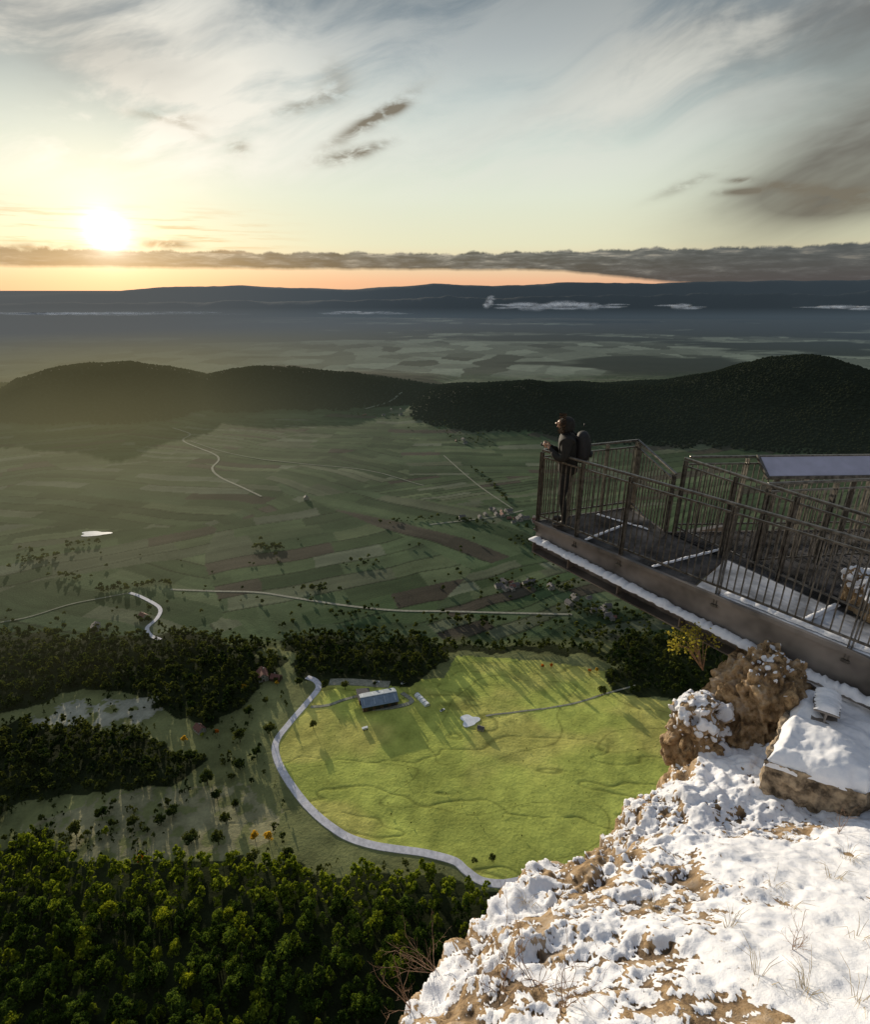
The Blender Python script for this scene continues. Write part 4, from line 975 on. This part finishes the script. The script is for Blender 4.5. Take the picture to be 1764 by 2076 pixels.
# ------------------------------------------------------------------ sky
wd=bpy.data.worlds.new('World');scn.world=wd;wd.use_nodes=True;nt=wd.node_tree
for n in list(nt.nodes):nt.nodes.remove(n)
out=nt.nodes.new('ShaderNodeOutputWorld');bg=nt.nodes.new('ShaderNodeBackground');nt.links.new(bg.outputs[0],out.inputs[0])
tc=nt.nodes.new('ShaderNodeTexCoord');sp=nt.nodes.new('ShaderNodeSeparateXYZ');nt.links.new(tc.outputs['Generated'],sp.inputs[0])
dx=S(nt,sp.outputs[0]);dy=S(nt,sp.outputs[1]);dz=S(nt,sp.outputs[2])
el=dz.f('ARCSINE')*(180/PI);az=dx.f('ARCTAN2',dy)*(180/PI)
def ae(px,py):
    d=Vector(ray(px,py)).normalized();return math.degrees(math.atan2(d.x,d.y)),math.degrees(math.asin(d.z))
t=(el+2)/92.
def E_(e): return (e+2)/92.
base=ramp(nt,t,[(0,lin(205,160,130)),(E_(.6),lin(234,182,146)),(E_(1.8),lin(230,205,168)),(E_(3.6),lin(224,222,190)),(E_(7.5),lin(219,225,205)),(E_(11.2),lin(203,213,203)),(E_(14.6),lin(175,189,188)),(E_(17.7),lin(144,157,163)),(E_(20.6),lin(118,131,139)),(E_(30),lin(112,128,150)),(1,lin(120,142,178))])
sd=Vector(ray(215,470)).normalized()
cosd=dx*sd.x+dy*sd.y+dz*sd.z;ang=cosd.f('MINIMUM',1.).f('ARCCOSINE')*(180/PI)
w1=noise(nt,comb(nt,az*.05,el*.05,0.),1.3,1)
ua=az*.95+el*-.35+(w1-.5)*9.;va=el+az*-.20+(w1-.5)*7.
cn=noise(nt,comb(nt,ua*.035,va*.11,1.),1.7,6,.60,.25);cn2=noise(nt,comb(nt,ua*.05,va*.15,4.),1.0,5,.60,.2)
def blob(px,py,rx,ry,rot=0.):
    a,e_=ae(px,py);k=math.cos(math.radians(rot));s=math.sin(math.radians(rot))
    p=(az-a);q=(el-e_);u=(p*k+q*s)/rx;v=(q*k-p*s)/ry
    return ((u*u+v*v)*-1).exp()
left=az.sm(4.,-30.)
col=mixc(nt,(cn.sm(.34,.60)*(left*.6+.4)*el.sm(6.,10.)*(blob(300,220,18,4.5,0)*1.0+blob(0,100,14,7,0)*.8+.55)).clamp(),base,lin(238,236,225))
col=mixc(nt,(cn2.sm(.46,.74)*el.sm(8.,15.)*.34).clamp(),col,lin(124,132,137))
rk=(blob(1780,290,11,5.2,25)*1.1+blob(1764,20,14,3.4,0)*.6+blob(1740,395,7,1.4,0)*.7).clamp()
col=mixc(nt,(rk*(cn2*1.4+.12)).clamp(),col,lin(98,91,82))
col=mixc(nt,(blob(1500,60,9,4,10)*cn.sm(.4,.65)*.6).clamp(),col,lin(186,184,175))
col=mixc(nt,(blob(1300,180,14,3.2,20)*cn.sm(.4,.66)*.8).clamp(),col,lin(220,219,208))
col=mixc(nt,(blob(0,0,12,3.8,-10)*.5),col,lin(116,122,124))
fn=noise(nt,comb(nt,az*.35+el*.25,el*.9-az*.15,2.),1.,4,.62,.4)
sm1=(blob(750,245,3.6,.50,27)*1.5+blob(810,218,1.2,.4,25)+blob(700,318,2.2,.45,12)*1.2+blob(750,300,1.8,.35,14)+blob(620,212,2.8,.45,16)*.8+blob(680,165,1.5,1.3,30)*.5+blob(335,236,2.4,.35,0)*.7+blob(375,255,1.6,.4,-25)*.5+blob(485,298,.8,.5)*.8
  +blob(1515,388,2.0,.26)*1.6+blob(1500,365,1.0,.2)*1.2+blob(1585,377,1.2,.28,-8)*1.5+blob(1680,388,3.,.5,-8)*1.5+blob(1720,408,3.,.6,0)*1.3+blob(1390,375,2.4,.4,20)*.6+blob(100,498,2.2,.22)*.9+blob(335,495,1.9,.35)*1.8+blob(30,505,3.,.3)*1.2)
col=mixc(nt,(sm1*fn.sm(.30,.62)*.8).clamp(),col,lin(118,110,95))
bn=noise(nt,comb(nt,az*.16,el*1.0,3.),2.4,5,.62,.2);bt=noise(nt,comb(nt,az*.14,el*.10,9.),2.8,5,.64)
top=3.12+(bt-.5)*1.35+az*.004;bot=1.50+(bt-.5)*.35-az.sm(6.,30.)*1.6
band=((top-el)/.18).clamp()*((el-bot)/.30).clamp()
bc=ramp(nt,bn+(top-el)*-.07+.03,[(.34,lin(50,56,61)),(.46,lin(72,77,81)),(.55,lin(98,101,101)),(.63,lin(140,136,128)),(.74,lin(180,172,156))])
bc=mixc(nt,az.sm(6.,36.)*.6,bc,lin(60,68,78))
bc=mixc(nt,az.sm(-18.,-32.)*.5,bc,lin(104,84,66))
col=mixc(nt,(band*.96).clamp(),col,bc)
wsp=noise(nt,comb(nt,az*.10,el*1.6,6.),1.8,4,.6)
col=mixc(nt,(wsp.sm(.46,.66)*az.sm(-10.,-22.)*el.sm(2.6,3.6)*el.sm(7.,4.5)*.7).clamp(),col,lin(205,158,110))
core=((ang/.75)*(ang/.75)*-1).exp()*9.+((ang/1.7)*(ang/1.7)*-1).exp()*.55;halo=(ang/-3.4).exp()*.38+(ang/-13.).exp()*.04
def scalec(s,c):
    n=nt.nodes.new('ShaderNodeVectorMath');n.operation='SCALE';n.inputs[0].default_value=c[:3];nt.links.new(s.k,n.inputs['Scale']);return n.outputs[0]
def addc(a,b_):
    n=nt.nodes.new('ShaderNodeVectorMath');n.operation='ADD';nt.links.new(a,n.inputs[0]);nt.links.new(b_,n.inputs[1]);return n.outputs[0]
dim=((cosd+1)*.5).sm(.1,.9,.45,1.)
n=nt.nodes.new('ShaderNodeVectorMath');n.operation='SCALE';nt.links.new(col,n.inputs[0]);nt.links.new(dim.k,n.inputs['Scale']);col=n.outputs[0]
col=addc(col,scalec(core,(1,.97,.90)));col=addc(col,scalec(halo,(1,.82,.56)))
sky=nt.nodes.new('ShaderNodeTexSky');sky.sky_type='NISHITA';sky.sun_disc=False;sky.sun_elevation=math.radians(9);sky.sun_rotation=math.radians(SUNAZ)
n=nt.nodes.new('ShaderNodeVectorMath');n.operation='SCALE';nt.links.new(sky.outputs[0],n.inputs[0]);n.inputs['Scale'].default_value=.006
col=addc(col,n.outputs[0])
nt.links.new(col,bg.inputs[0]);bg.inputs[1].default_value=1.
try: wd.cycles.sampling_method='MANUAL';wd.cycles.sample_map_resolution=512
except Exception: pass
# ------------------------------------------------------------------ sun
sl=bpy.data.lights.new('sun','SUN');sl.energy=5.;sl.angle=math.radians(.5);sl.color=(1,.86,.66)
so=bpy.data.objects.new('sun',sl);C.objects.link(so)
a=math.radians(SUNAZ);e_=math.radians(9)
dv=Vector((math.sin(a)*math.cos(e_),math.cos(a)*math.cos(e_),math.sin(e_)));so.rotation_euler=dv.to_track_quat('Z','Y').to_euler()
for m in bpy.data.materials:
    try:m.cycles.emission_sampling='NONE'
    except Exception: pass
# ------------------------------------------------------------------ camera
cd=bpy.data.cameras.new('cam');cd.sensor_fit='VERTICAL';cd.sensor_height=24;cd.lens=24*F/2076;cd.clip_start=.1;cd.clip_end=200000
co=bpy.data.objects.new('cam',cd);C.objects.link(co);co.location=(0,0,H);co.rotation_euler=(PI/2-PIT,0,0);scn.camera=co
scn.view_settings.view_transform='Standard';scn.view_settings.look='None';scn.view_settings.exposure=0
